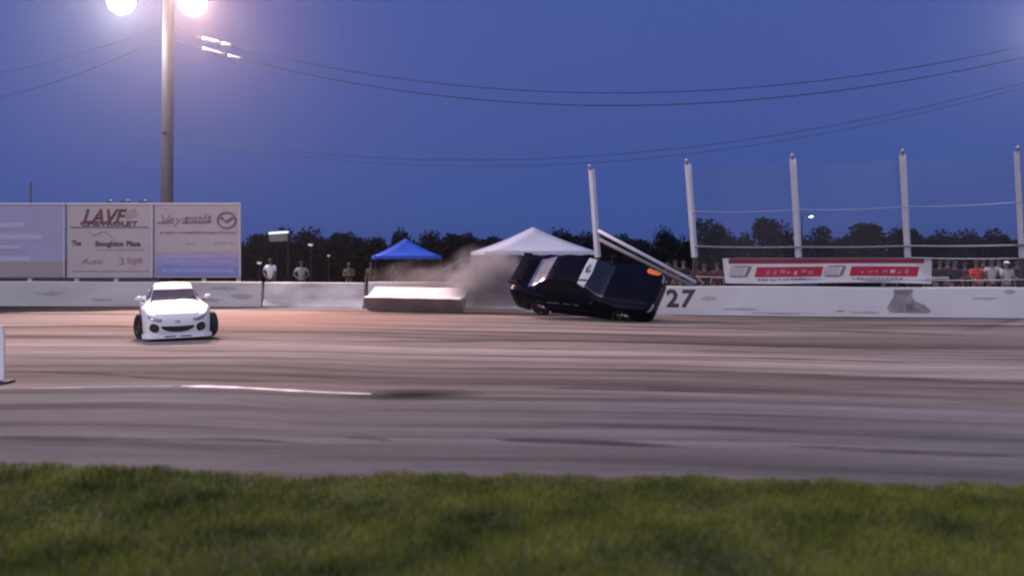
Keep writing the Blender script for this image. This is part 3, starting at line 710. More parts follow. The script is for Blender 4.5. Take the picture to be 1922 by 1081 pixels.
MB().box((-2.22, -1.2, 1.45), (0.5, 0.03, 0.75)).build('side_flap', M_tent, wt)
tag(MB().tube([AT(868, 486, 37.0), AT(795, 527, 36.8)], 0.02, 6).build('guy_rope', M_wire, None), 'grey guy rope slanting down beside the white tent', 'rope')

# ------------------------------------------------------------------ cars
def catmull(P, sub):
    P = np.asarray(P, float); n = len(P); out = []; par = []
    for i in range(n - 1):
        p0 = P[max(i-1, 0)]; p1 = P[i]; p2 = P[i+1]; p3 = P[min(i+2, n-1)]
        for k in range(sub):
            t = k / sub; tau = 0.38
            m1 = tau*(p2-p0); m2 = tau*(p3-p1)
            out.append((2*t**3-3*t**2+1)*p1 + (t**3-2*t**2+t)*m1 + (-2*t**3+3*t**2)*p2 + (t**3-t**2)*m2); par.append(i + t)
    out.append(P[-1]); par.append(n - 1)
    return np.array(out), np.array(par)

def car_shell(T, axles, wr, arch_r):
    # T rows: x, hw, zlo, zsh, ze, wt, zc
    T = np.array(sorted(T)); xs = T[:, 0]
    fine = list(np.linspace(xs[0], xs[-1], 110)) + list(xs)
    for a in axles:
        fine += list(a + arch_r * np.sin(np.linspace(-1.5708, 1.5708, 26))) + [a - arch_r - 0.004, a + arch_r + 0.004]
    fine = np.unique(np.round(fine, 4))
    cols = [pchip(xs, T[:, k], fine) for k in range(1, 7)]
    rows = []
    for i, x in enumerate(fine):
        hw, zlo, zsh, ze, wt, zc = [c_[i] for c_ in cols]; zl = zlo; flare = 0
        for a in axles:
            if abs(x - a) <= arch_r: zl = max(zl, wr + math.sqrt(max(0, arch_r**2 - (x-a)**2)))
            flare = max(flare, math.exp(-((x-a)/(arch_r*1.15))**4) * 0.035)
        zl = min(zl, zsh - 0.08); H = zsh - zl
        S = [(0, zl), (hw - 0.09, zl), (hw - 0.015 + flare, zl + 0.12*H), (hw + flare, zl + 0.50*H), (hw - 0.015 + flare*0.6, zl + 0.84*H), (hw - 0.07, zsh),
             (wt, ze), (wt * 0.90, ze + (zc - ze) * 0.62), (wt * 0.5, ze + (zc - ze) * 0.93), (0, zc)]
        s, par = catmull(S, 4); rows.append([(x, y, z) for y, z in s])
    return fine, par, rows

def shell_objects(fine, par, rows, classify, mats, root):
    # the surface is cut into body and glass along its own grid lines
    groups = {}
    nV = len(par); nS = len(fine)
    allv = []; allf = []
    for sgn in (1, -1):
        base = len(allv)
        for r in rows: allv += [(x, y*sgn, z) for x, y, z in r]
        for i in range(nS - 1):
            for j in range(nV - 1):
                q = (base + i*nV + j, base + (i+1)*nV + j, base + (i+1)*nV + j+1, base + i*nV + j+1)
                if sgn < 0: q = q[::-1]
                allf.append(q); xm = (fine[i] + fine[i+1]) / 2; vm = (par[j] + par[j+1]) / 2
                groups.setdefault(classify(xm, vm, sgn), []).append(q)
        # end caps
    for i in (0, nS - 1):
        ring = [i*nV + j for j in range(nV)] + [nS*nV + i*nV + j for j in range(nV - 1, -1, -1)]
        f = tuple(ring) if i == 0 else tuple(ring[::-1]); allf.append(f); groups['body'].append(f)
    bvh = BVHTree.FromPolygons([Vector(v) for v in allv], allf)
    obs = {}
    for g_, fs in groups.items():
        used = sorted({i for f in fs for i in f}); mp = {u: k for k, u in enumerate(used)}
        me = bpy.data.meshes.new(g_); me.from_pydata([allv[u] for u in used], [], [tuple(mp[i] for i in f) for f in fs]); me.update()
        bm = bmesh.new(); bm.from_mesh(me); bmesh.ops.remove_doubles(bm, verts=bm.verts, dist=0.0005); bmesh.ops.recalc_face_normals(bm, faces=bm.faces)
        bm.to_mesh(me); bm.free()
        name = g_.split('#')[0]
        obs[g_] = link(name, me, mats[name], root, True)
    return bvh, obs

def patch(name, outline, axis, bvh, m, root, off=0.006, cuts=2, thick=0.006):
    bm = bmesh.new()
    bm.faces.new([bm.verts.new((a_, b_, 0)) for a_, b_ in outline])
    bmesh.ops.triangulate(bm, faces=bm.faces); bmesh.ops.subdivide_edges(bm, edges=bm.edges[:], cuts=cuts, use_grid_fill=True)
    D = {'x+': Vector((-1, 0, 0)), 'x-': Vector((1, 0, 0)), 'z+': Vector((0, 0, -1)), 'y-': Vector((0, 1, 0)), 'y+': Vector((0, -1, 0))}[axis]
    for v in bm.verts:
        a_, b_ = v.co.x, v.co.y
        o = Vector((0, a_, b_)) if axis[0] == 'x' else (Vector((a_, b_, 0)) if axis[0] == 'z' else Vector((a_, 0, b_)))
        hit = bvh.ray_cast(o - D * 5, D)
        p = hit[0] if hit[0] else bvh.find_nearest(o - D * 2)[0]
        v.co = p - D * off
    me = bpy.data.meshes.new(name); bmesh.ops.recalc_face_normals(bm, faces=bm.faces); bm.to_mesh(me); bm.free()
    o = link(name, me, m, root); o.modifiers.new('thick', 'SOLIDIFY').thickness = thick; o.modifiers[0].offset = 0
    return o

def ell(cx, cy, rx_, ry_, n=24, rot=0.0, pw=1.0):
    out = []
    for w in np.linspace(0, 2*math.pi, n + 1)[:-1]:
        a_ = rx_ * math.copysign(abs(math.cos(w))**pw, math.cos(w)); b_ = ry_ * math.copysign(abs(math.sin(w))**pw, math.sin(w))
        out.append((cx + a_*math.cos(rot) - b_*math.sin(rot), cy + a_*math.sin(rot) + b_*math.cos(rot)))
    return out

def wheel(root, x, y, r, w, steer=0.0, camber=0.0, rim_m=M_rim):
    s = 1 if y > 0 else -1
    mb = MB(); mb.lathe([(r*0.66, -w*0.42), (r*0.62, -w*0.30), (r*0.60, 0), (r*0.62, w*0.30), (r*0.66, w*0.44), (r*0.69, w*0.46)], 28, 'Y')
    for k in range(6):
        a_ = k * math.pi / 3
        mb.box((r*0.36*math.cos(a_), s*w*0.34, r*0.36*math.sin(a_)), (r*0.62, w*0.12, r*0.13), (0, -a_, 0))
    mb.lathe([(0.0, s*w*0.42), (r*0.14, s*w*0.41), (r*0.17, s*w*0.30), (0.0, s*w*0.2)], 14, 'Y')
    o = mb.build('wheel', rim_m, root, False)
    o.location = (x, y, r); o.rotation_euler = (camber, 0, steer)
    h = w / 2
    MB().lathe([(r*0.68, -h*0.86), (r*0.74, -h), (r*0.88, -h*1.02), (r*0.965, -h*0.9), (r, -h*0.66), (r, h*0.66), (r*0.965, h*0.9), (r*0.88, h*1.02), (r*0.74, h), (r*0.68, h*0.86)], 32, 'Y').build('tyre', M_rubber, o, True)
    return o

def mirror_part(root, x, y, z, m, s):
    bm = bmesh.new(); bmesh.ops.create_uvsphere(bm, u_segments=14, v_segments=8, radius=1.0)
    for v in bm.verts:
        v.co.x = v.co.x * 0.085 if v.co.x > 0 else v.co.x * 0.04
        v.co.y *= 0.125; v.co.z = v.co.z * 0.068 + 0.012 * v.co.y
        v.co += Vector((x, y + s*0.10, z + 0.03))
    me = bpy.data.meshes.new('wing_mirror'); bm.to_mesh(me); bm.free()
    o = link('wing_mirror', me, m, root, True)
    MB().tube([(x - 0.01, y - s*0.06, z - 0.03), (x, y + s*0.06, z + 0.0)], 0.025, 6).build('mirror_arm', M_blackp, o)

# ---- white coupe drifting towards the camera
def white_car():
    root = empty('drift_car', (PX(340, 22.4) - 0.44, 23.05, 0.0), (R(1.2), 0, R(-90 + 23.5))); root.scale = (1, 0.85, 1)
    #     x      hw    zlo   zsh   ze    wt    zc
    T = [(2.245, .52, .13, .47, .48, .36, .50), (2.21, .68, .11, .56, .57, .48, .60), (2.12, .80, .10, .63, .635, .56, .665), (1.95, .865, .11, .70, .685, .60, .71),
         (1.65, .885, .15, .775, .735, .62, .765), (1.35, .89, .17, .805, .775, .64, .81), (1.00, .88, .18, .83, .835, .66, .875), (.86, .875, .18, .845, .862, .665, .905),
         (.05, .87, .18, .885, 1.225, .555, 1.292), (-.25, .87, .18, .90, 1.262, .545, 1.333), (-.70, .875, .18, .915, 1.25, .54, 1.325), (-1.05, .88, .18, .925, 1.20, .54, 1.275),
         (-1.72, .875, .20, .925, .955, .60, .99), (-2.05, .82, .22, .90, .93, .56, .965), (-2.18, .74, .26, .84, .86, .50, .89), (-2.22, .62, .32, .74, .75, .44, .77)]
    fine, par, rows = car_shell(T, (1.35, -1.35), 0.32, 0.375)
    def cls(x, v, s):
        if .10 < x < .84 and v > 6.25: return 'windshield'
        if -1.66 < x < -1.10 and v > 6.25: return 'rear_window'
        if 5.25 < v < 5.9 and (-.45 < x < .55): return 'side_window#%d' % s
        if 5.25 < v < 5.9 and (-1.25 < x < -.56): return 'side_window#q%d' % s
        return 'body'
    mats = {'body': M_paintw, 'windshield': M_glass, 'rear_window': M_glass, 'side_window': M_glass}
    bvh, obs = shell_objects(fine, par, rows, cls, mats, root)
    MB().box((0, 0, 0.30), (3.9, 1.24, 0.24)).build('underbody', M_blackp, root)
    # visor strip across the top of the windshield
    vis = [(.10 + .02*abs(y), y) for y in np.linspace(-.50, .50, 12)] + [(.36 + 0.05*(y/.58)**2 * -1, y) for y in np.linspace(.56, -.56, 12)]
    patch('visor_strip', vis, 'z+', bvh, M_paintw, root, 0.006)
    # face: grille, lamp recesses, headlights, lip slots, badge
    sm = [(y, .375 - 0.012*(1 - (y/.42)**2)) for y in np.linspace(-.42, .42, 14)] + [(y, .352 - 0.125*(1 - (y/.44)**2)**0.6) for y in np.linspace(.43, -.43, 14)]
    gr = patch('grille', sm, 'x+', bvh, M_blackp, root, 0.006)
    for zz in (0.27, 0.31): patch('grille_slat', [(-.26, zz - .004), (.26, zz - .004), (.26, zz + .004), (-.26, zz + .004)], 'x+', bvh, M_rim, gr, 0.014)
    for s in (-1, 1):
        fg = patch('lamp_recess', ell(s*.61, .335, .125, .098, rot=s*0.3, pw=.8), 'x+', bvh, M_blackp, root, 0.006)
        patch('fog_lamp', ell(s*.61, .335, .045, .045), 'x+', bvh, M_rim, fg, 0.016)
        hl = [(s*.40, .530), (s*.56, .565), (s*.72, .62), (s*.775, .63), (s*.775, .565), (s*.68, .515), (s*.52, .475), (s*.42, .472)]
        h = patch('headlight', hl, 'x+', bvh, mat('headlight_lens', (0.30, 0.30, 0.34), 0.15, 0.1, var=0.25, scale=8), root, 0.006)
        for q in (.54, .66): patch('projector', ell(s*q, .545 if q > .6 else .515, .028, .024, 12), 'x+', bvh, M_chrome, h, 0.014)
        patch('hood_vent', [(1.74, s*.14), (1.86, s*.15), (1.84, s*.36), (1.70, s*.35)], 'z+', bvh, M_grey, root, 0.004)
        MB().box((2.262, s*.20, .130), (.03, .30, .026), (0, 0, R(-s*1.5)), .006).build('lip_slot', M_blackp, root)
        patch('panel_gap', [(.92, s*.640), (1.45, s*.622), (1.93, s*.570), (1.93, s*.588), (1.45, s*.640), (.92, s*.658)], 'z+', bvh, M_dim, root, 0.003, 3, 0.002)
        mirror_part(root, .62, s*.86, .93, M_paintw, s)
        patch('door_handle', ell(-.42, .78, .09, .022, 12), 'y+' if s > 0 else 'y-', bvh, M_paintw, root, 0.018)
    patch('badge', ell(0, .47, .075, .022, 16), 'x+', bvh, M_dim, root, 0.006)
    # splitter lip
    lip = [(2.275, .0), (2.272, .30), (2.262, .52), (2.235, .70), (2.16, .84), (2.00, .925), (1.76, .93)]
    lp = lip[::-1] + [(a_, -b_) for a_, b_ in lip[1:]]; lo_ = [(1.70, -.80), (1.95, -.80), (2.1, -.55), (2.1, .55), (1.95, .80), (1.70, .80)]
    ring = lp + lo_; n_ = len(ring)
    MB().add([(a_, b_, .085) for a_, b_ in ring] + [(a_ - .012, b_ * .985, .175) for a_, b_ in ring], [tuple(range(n_)), tuple(range(2*n_-1, n_-1, -1))] + [(i, (i+1) % n_, (i+1) % n_ + n_, i + n_) for i in range(n_)]).build('front_lip', M_paintw, root)
    for y in (-.10, .32):
        MB().tube([(.80, y - .05, .915), (.66, y + .26, .985)], 0.008, 5).build('wiper', M_blackp, root)
    st = R(24)
    wheel(root, 1.35, .92, .32, .25, st, R(0)); wheel(root, 1.35, -.90, .32, .25, st, R(0))
    wheel(root, -1.35, .86, .32, .28); wheel(root, -1.35, -.80, .32, .26)
    # rear wing
    MB().box((-2.0, 0, 1.08), (.22, 1.30, .025), (0, R(-6), 0), .008).build('rear_spoiler', M_paintw, root)
    for s in (-1, 1): MB().box((-1.98, s*.45, 1.0), (.10, .03, .16)).build('spoiler_stand', M_blackp, root)
    tag(root, 'white sports coupe drifting head-on with front wheels turned', 'car')
white_car()

# ---- dark sedan rolling over beside the wall
def dark_car():
    root = empty('rolled_car', (2.55, 28.85, 0.60))
    root.rotation_mode = 'XYZ'; root.rotation_euler = (R(43.5), R(4.0), R(-29.5)); root.scale = (1.07, 1.07, 1.07)
    T = [(2.29, .56, .20, .52, .53, .40, .55), (2.26, .69, .17, .60, .61, .50, .63), (2.16, .79, .15, .67, .675, .57, .70), (1.95, .845, .15, .725, .735, .62, .76),
         (1.40, .87, .16, .80, .815, .655, .845), (1.00, .87, .16, .845, .86, .67, .89), (.86, .87, .16, .86, .88, .675, .91),
         (.14, .865, .16, .895, 1.225, .55, 1.295), (-.20, .865, .16, .905, 1.265, .54, 1.34), (-.65, .865, .16, .915, 1.26, .535, 1.335), (-.95, .865, .16, .925, 1.22, .535, 1.285),
         (-1.52, .865, .17, .94, .985, .61, 1.02), (-1.95, .835, .18, .935, .965, .60, 1.00), (-2.16, .765, .20, .90, .92, .55, .95), (-2.26, .66, .26, .80, .82, .47, .84), (-2.30, .52, .36, .66, .67, .38, .69)]
    fine, par, rows = car_shell(T, (1.40, -1.28), 0.31, 0.37)
    def cls(x, v, s):
        if .18 < x < .84 and v > 6.25: return 'windshield'
        if -1.58 < x < -.94 and v > 6.2: return 'rear_window'
        if 5.25 < v < 5.9 and (-.28 < x < .60): return 'side_window#%d' % s
        if 5.25 < v < 5.9 and (-1.05 < x < -.36): return 'side_window#q%d' % s
        return 'body'
    mats = {'body': M_paintd, 'windshield': M_glassd, 'rear_window': M_reflect, 'side_window': mat('black_window', (0.004, 0.004, 0.006), 0.5, var=0.2, spec=0.1)}
    bvh, obs = shell_objects(fine, par, rows, cls, mats, root)
    MB().box((0, 0, 0.32), (4.0, 1.2, 0.26)).build('underbody', M_blackp, root)
    vis = [(.12, y) for y in np.linspace(-.54, .54, 12)] + [(.37 - 0.05*(y/.58)**2, y) for y in np.linspace(.585, -.585, 12)]
    vs_ = patch('windshield_banner', vis, 'z+', bvh, M_trim, root, 0.008)
    # script in the middle of the banner, slanted bar at the near end
    for pts in ([(.20, -.02), (.18, .10), (.23, .16), (.25, .06), (.27, -.06), (.22, -.12)], [(.24, .14), (.21, .24), (.26, .26), (.29, .12)], [(.30, -.10), (.27, .02), (.305, .10), (.32, 0)]):
        patch('lettering', pts, 'z+', bvh, M_ink, vs_, 0.016, 1)
    patch('lettering', [(.13, -.47), (.35, -.38), (.35, -.31), (.13, -.40)], 'z+', bvh, M_ink, vs_, 0.016, 1)
    for s in (-1, 1):
        hl = [(s*.42, .60), (s*.60, .60), (s*.74, .60), (s*.76, .55), (s*.62, .52), (s*.44, .52)]
        h = patch('headlight', hl, 'x+', bvh, M_lamp, root, 0.006)
        patch('projector', ell(s*.58, .56, .032, .028, 12), 'x+', bvh, M_chrome, h, 0.014)
        patch('tail_lamp', [(s*.40, .66), (s*.68, .66), (s*.68, .78), (s*.40, .77)], 'x-', bvh, mat('red_lamp_lens', (.12, .01, .01), .2), root, 0.006)
        mirror_part(root, .64, s*.85, .91, M_paintd, s)
        patch('door_handle', ell(-.22, .76, .09, .022, 12), 'y+' if s > 0 else 'y-', bvh, M_paintd, root, 0.018)
        # pale lettering strips low on the doors
        for (x0, x1, z0, z1) in ((-1.25, -.52, .645, .70), (-.40, -.14, .65, .70), (-.05, .14, .645, .70)):
            patch('side_decal', [(x0, z0), (x1, z0), (x1, z1), (x0 + .03, z1)], 'y+' if s > 0 else 'y-', bvh, mat('dim_silver_decal', (.12, .11, .115), .5), root, 0.006, 1)
        patch('side_moulding', [(-.85, .48), (.75, .46), (.75, .495), (-.85, .515)], 'y+' if s > 0 else 'y-', bvh, M_blackp, root, 0.01, 1)
    fender = patch('corner_panel', ell(1.98, .70, .20, .145, 20, pw=.8), 'z+', bvh, M_orange, root, 0.012)
    fender['label'] = 'bright orange panel on the far front corner'
    patch('grille', [(-.36, .47), (.36, .47), (.34, .55), (-.34, .55)], 'x+', bvh, M_blackp, root, 0.006)
    patch('bumper_intake', [(-.50, .25), (.50, .25), (.46, .38), (-.46, .38)], 'x+', bvh, M_blackp, root, 0.006)
    patch('license_plate', [(-.2, .42), (.2, .42), (.2, .52), (-.2, .52)], 'x-', bvh, M_dim, root, 0.006)
    wing = MB().box((-2.06, 0, 1.14), (.26, 1.22, .035), (0, R(-8), 0), .012).build('rear_wing', M_paintd, root)
    for s in (-1, 1):
        MB().box((-2.06, s*.62, 1.12), (.30, .02, .14), None, .006).build('end_plate', M_blackp, wing)
        MB().box((-2.00, s*.42, 1.06), (.10, .03, .16), (0, R(-12), 0)).build('wing_stand', M_blackp, wing)
    for y in (-.32, .10): MB().tube([(.80, y + .05, .905), (.66, y - .26, .97)], 0.008, 5).build('wiper', M_blackp, root)
    for (x, y) in ((1.40, .75), (1.40, -.75), (-1.28, .75), (-1.28, -.75)): wheel(root, x, y, .31, .21, R(6) if x > 0 else 0, 0, M_rim)
    tag(root, 'dark blue sedan rolled on to its side against the wall', 'car')
dark_car()

# ------------------------------------------------------------------ people
def skin_mesh(verts, edges, radii, root=0, sub=1):
    me = bpy.data.meshes.new('sk'); me.from_pydata(verts, edges, []); me.update()
    o = bpy.data.objects.new('sk', me); COL.objects.link(o)
    mod = o.modifiers.new('s', 'SKIN'); mod.use_smooth_shade = True
    ly = me.skin_vertices[0].data
    for i, r_ in enumerate(radii): ly[i].radius = r_ if isinstance(r_, tuple) else (r_, r_)
    for i in range(len(ly)): ly[i].use_root = (i == root)
    if sub: o.modifiers.new('d', 'SUBSURF').levels = sub
    dg = bpy.context.evaluated_depsgraph_get(); dg.update()
    out = bpy.data.meshes.new_from_object(o.evaluated_get(dg)); bpy.data.objects.remove(o); bpy.data.meshes.remove(me)
    return out

POSES = {'down': [(.235, .02, 1.14), (.25, .10, .90)], 'phone': [(.26, .14, 1.22), (.10, .34, 1.50)], 'hips': [(.36, -.06, 1.18), (.20, .08, 1.04)], 'cross': [(.25, .08, 1.16), (.02, .24, 1.20)],
         'lean': [(.25, .16, 1.18), (.16, .38, 1.06)], 'point': [(.36, .16, 1.36), (.50, .36, 1.44)]}
_mesh_cache = {}
def person_meshes(pl_, pr_):
    key = (pl_, pr_)
    if key in _mesh_cache: return _mesh_cache[key]
    V = []; E = []; Rr = []
    def v(p, r_, par=None):
        V.append(p); Rr.append(r_)
        if par is not None: E.append((par, len(V)-1))
        return len(V) - 1
    pel = v((0, 0, .96), (.135, .10)); wa = v((0, 0, 1.10), (.13, .095), pel); ch = v((0, 0, 1.30), (.155, .11), wa); ub = v((0, 0, 1.43), (.11, .085), ch)
    nk = v((0, 0.005, 1.505), .055, ub); jaw = v((0, .025, 1.575), (.062, .075), nk); hd = v((0, .015, 1.66), (.077, .092), jaw); v((0, .0, 1.735), (.055, .065), hd)
    arms = []
    for s, ps in ((-1, pl_), (1, pr_)):
        e, w = POSES[ps]
        sh = v((s*.175, 0, 1.425), .062, ub); el = v((s*e[0], e[1], e[2]), .043, sh); wr_ = v((s*w[0], w[1], w[2]), .029, el)
        d = (Vector((s*w[0], w[1], w[2])) - Vector((s*e[0], e[1], e[2]))).normalized()
        side = d.cross(Vector((0, 1, .2))).normalized()
        pa = Vector((s*w[0], w[1], w[2])) + d*.07; hd_ = v(tuple(pa), (.03, .02), wr_)
        for k, (o_, L) in enumerate(((-.030, .062), (-.010, .078), (.010, .074), (.030, .056))):
            q = pa + side*o_ + d*.035; a_ = v(tuple(q), .0095, hd_); v(tuple(q + d*L*.55 + Vector((0, .012, -.012))), .0085, a_)
        q = pa - side*.045 - d*.015; v(tuple(q + d*.03), .011, hd_)
        arms.append((sh, el, wr_))
    for s in (-1, 1):
        hp = v((s*.095, 0, .88), .088, pel); kn = v((s*.11, .02, .50), .06, hp); an = v((s*.115, -.01, .09), .042, kn); v((s*.135, .15, .045), .038, an)
    body = skin_mesh(V, E, Rr, 0, 1)
    # shirt
    sv = [(0, 0, .84), (0, 0, 1.08), (0, 0, 1.30), (0, 0, 1.44), (0, 0, 1.475)]; se = [(0, 1), (1, 2), (2, 3), (3, 4)]; sr = [(.165, .13), (.155, .12), (.18, .135), (.13, .105), (.075, .075)]
    for s, ps in ((-1, pl_), (1, pr_)):
        e, w = POSES[ps]; k = len(sv)
        sv += [(s*.18, 0, 1.425), (s*(.18 + .75*(e[0]-.18)), .75*e[1], 1.425 + .75*(e[2]-1.425))]; sr += [.085, .072]; se += [(3, k), (k, k+1)]
    shirt = skin_mesh(sv, se, sr, 2, 1)
    tv = [(0, 0, .99), (0, 0, .93)]; te = [(0, 1)]; tr = [(.15, .115), (.155, .12)]
    for s in (-1, 1):
        k = len(tv); tv += [(s*.095, 0, .86), (s*.11, .02, .50), (s*.115, -.01, .12)]; tr += [.105, .082, .068]; te += [(1, k), (k, k+1), (k+1, k+2)]
    trs = skin_mesh(tv, te, tr, 0, 1)
    _mesh_cache[key] = (body, shirt, trs); return _mesh_cache[key]
def hair_mesh(kind):
    bm = bmesh.new(); bmesh.ops.create_uvsphere(bm, u_segments=14, v_segments=10, radius=1.0)
    cut = [v_ for v_ in bm.verts if v_.co.z < (-.05 if kind != 'cap' else .1) and v_.co.y > -.35] if kind != 'long' else [v_ for v_ in bm.verts if v_.co.z < 0 and v_.co.y > -.1]
    bmesh.ops.delete(bm, geom=cut, context='VERTS')
    for v_ in bm.verts: v_.co = (v_.co.x*.098, v_.co.y*.115 + .008, v_.co.z*.105 + 1.672)
    if kind == 'cap':
        r_ = [bm.verts.new((.075*math.cos(w), .10 + .10*math.sin(w), 1.69)) for w in np.linspace(0, math.pi, 9)]
        r2 = [bm.verts.new((p.co.x, p.co.y, 1.70)) for p in r_]; bm.faces.new(r_); bm.faces.new(r2[::-1])
        for i in range(8): bm.faces.new((r_[i], r_[i+1], r2[i+1], r2[i]))
    me = bpy.data.meshes.new('hair'); bm.to_mesh(me); bm.free(); return me
_hair = {}
_eye = MB().box((0, 0, 0), (.022, .012, .012)).mesh('eye'); _mouth = MB().box((0, 0, 0), (.045, .010, .008)).mesh('mouth')
def person(px, Y, label, shirt, trousers, pose=('down', 'down'), hair='short', hair_m=M_hair, yaw=180, scale=1.0, z=0.0):
    root = empty('person', (PX(px, Y), Y, z), (0, 0, R(yaw))); root.scale = (scale,) * 3
    b, s, t_ = person_meshes(*pose)
    bo = bpy.data.objects.new('body', b); COL.objects.link(bo); bo.parent = root
    if not b.materials: b.materials.append(M_skin)
    for nm, me, m in (('shirt', s, shirt), ('trousers', t_, trousers)):
        me = me.copy(); me.materials.clear(); me.materials.append(m); link(nm, me, None, root, True)
    if hair not in _hair: _hair[hair] = hair_mesh(hair)
    h = _hair[hair].copy(); h.materials.append(hair_m); link('cap' if hair == 'cap' else 'hair', h, None, root, True)
    for sx in (-.033, .033):
        o = link('eye', _eye, M_hair, root); o.location = (sx, .108, 1.655)
    o = link('mouth', _mouth, M_maroon, root); o.location = (0, .104, 1.595)
    tag(root, label, 'person', 'spectators behind the wall')
    return root
def cloth(n, c): return mat('cloth_' + n, c, 0.85, var=0.15, scale=6, bump=0.2, bscale=14)
K_w = cloth('white', (.80, .80, .82)); K_g = cloth('grey', (.28, .28, .29)); K_d = cloth('dark', (.015, .014, .017)); K_n = cloth('navy', (.012, .014, .03))
K_r = cloth('red', (.62, .05, .045)); K_dr = cloth('dark_red', (.11, .015, .02)); K_l = cloth('light_grey', (.42, .41, .42)); K_b = cloth('brown', (.09, .07, .06)); K_m = cloth('maroon', (.05, .012, .016))
RAISE = 0.12
tag(flat_poly([(-26, 37.2), (-26, 50), (40, 50), (40, 29.2)], 0.10, 'spectator_bank', M_field), 'dark raised ground where the spectators stand', 'bank', kind='structure')
person(508, 38.2, 'man in a bright white T-shirt behind the pale barrier block', K_w, K_d, ('down', 'hips'), z=RAISE, scale=1.02, yaw=170)
person(566, 38.6, 'person in a grey T-shirt right of the man in white', K_g, K_d, ('hips', 'hips'), z=RAISE - .02, scale=.96, yaw=190)
person(655, 38.9, 'person in dull brown-grey shirt left of the blue tent', K_b, K_d, ('cross', 'cross'), z=RAISE - .06, scale=.95, hair='cap', hair_m=K_b)
person(697, 39.4, 'person in brown shirt by the left leg of the blue tent', K_b, K_d, ('lean', 'down'), z=RAISE - .1, scale=.98)
person(738, 40.6, 'person with raised phone under the blue tent', K_d, K_d, ('phone', 'phone'), z=RAISE - .1, scale=.95, yaw=160)
person(845, 38.0, 'person in dark clothes between the two tents', K_d, K_d, ('down', 'down'), z=RAISE - .1, scale=.98)
person(1253, 33.4, 'person in maroon shirt behind the brace pipes', K_m, K_d, ('down', 'lean'), z=0.08, scale=.97)
person(1283, 34.0, 'person in black shirt behind the foot of the brace pipes', K_d, K_d, ('cross', 'cross'), z=0.08)
person(1322, 33.2, 'person in dark red shirt left of the banner', K_m, K_d, ('lean', 'lean'), z=0.05, scale=.95)
person(1346, 33.6, 'person in red shirt half hidden by the left end of the banner', K_dr, K_d, ('down', 'down'), z=0.06, scale=.96)
person(1667, 32.0, 'person in pale cap looking over the banner', K_d, K_d, ('down', 'down'), 'cap', K_l, z=0.18)
person(1764, 31.2, 'person in dark shirt with pale collar right of the banner', K_d, K_d, ('cross', 'down'), z=0.10)
person(1792, 31.0, 'person in black clothes left of the red shirted spectator', K_d, K_d, ('down', 'down'), z=0.08)
person(1832, 30.8, 'spectator in a bright red shirt and red trousers by the fence', K_r, K_dr, ('hips', 'lean'), z=0.10, hair='short', hair_m=K_dr)
person(1748, 32.6, 'person in black clothes at the right end of the banner', K_d, K_d, ('down', 'down'), z=0.10, scale=.97, yaw=150)
person(1778, 32.4, 'person in maroon top behind the two dark spectators', K_m, K_d, ('lean', 'down'), z=0.12, yaw=200)
person(1811, 32.2, 'person in dark red top close behind the red shirted spectator', K_dr, K_d, ('down', 'cross'), z=0.10, scale=.96, yaw=170)
person(1845, 32.6, 'person in black top behind the red and pale grey shirts', K_d, K_d, ('down', 'down'), z=0.16, yaw=210)
person(1875, 32.8, 'person in navy top behind the white cap', K_n, K_d, ('phone', 'down'), z=0.16, scale=1.02, yaw=160)
person(1909, 32.0, 'person in black top at the right edge', K_d, K_d, ('down', 'lean'), z=0.10, yaw=190)
person(1268, 35.0, 'person in navy top between the brace pipes and the fence', K_n, K_d, ('phone', 'phone'), z=0.10, yaw=150)
person(1305, 35.2, 'person in dark red top behind the second fence post', K_dr, K_d, ('down', 'down'), z=0.06, yaw=200, scale=.95)
person(1861, 31.2, 'spectator in pale grey shirt between the red shirt and white cap', K_l, K_b, ('point', 'hips'), z=0.14)
person(1889, 30.9, 'spectator in white cap and light shirt near the right edge', K_l, K_d, ('down', 'lean'), 'cap', K_w, z=0.08)

# ------------------------------------------------------------------ roadside marker at the left edge
mk = empty('marker_post', (PX(-14, 14.0), 14.0, 0))
MB().prism([(-.19, .05), (.19, .05), (.185, .82), (.15, .90), (-.15, .90), (-.19, .82)], -.02, .02).build('marker_board', mat('white_plastic', (.78, .76, .78), .45, var=.03), mk)
MB().box((0.03, 0, .025), (.50, .30, .05), None, .012).build('rubber_base', M_rubber, mk)
tag(mk, 'white marker board on a black rubber base at the left edge', 'marker')

# ------------------------------------------------------------------ trees, hedge, far things
def crown_mesh(seed, n=3600, leaf=0.34, lobes=9):
    r = np.random.default_rng(seed); vs = []; fs = []
    C = [(r.normal()*0.30, r.normal()*0.30, 0.30 + 0.50*r.random(), 0.20 + 0.20*r.random()) for _ in range(lobes)] + [(0, 0, .45, .42), (0, 0, .22, .40)]
    for i in range(n):
        c_ = C[r.integers(len(C))]; d = r.normal(size=3); d /= np.linalg.norm(d); rad = c_[3] * (0.25 + 0.78*r.random()**0.6)
        p = np.array([c_[0] + d[0]*rad, c_[1] + d[1]*rad, max(0.03, c_[2] + d[2]*rad*0.9)])
        u = r.normal(size=3); u /= np.linalg.norm(u); w = np.cross(u, r.normal(size=3)); w /= np.linalg.norm(w); s = leaf * (0.06 + 0.10*r.random())
        k = len(vs); vs += [p - u*s, p + w*s*0.7, p + u*s, p - w*s*0.7]; fs.append((k, k+1, k+2, k+3))
    me = bpy.data.meshes.new('crown'); me.from_pydata([tuple(map(float, v_)) for v_ in vs], [], fs); me.update(); return me
CR = [crown_mesh(s) for s in (1, 2, 3, 4)]
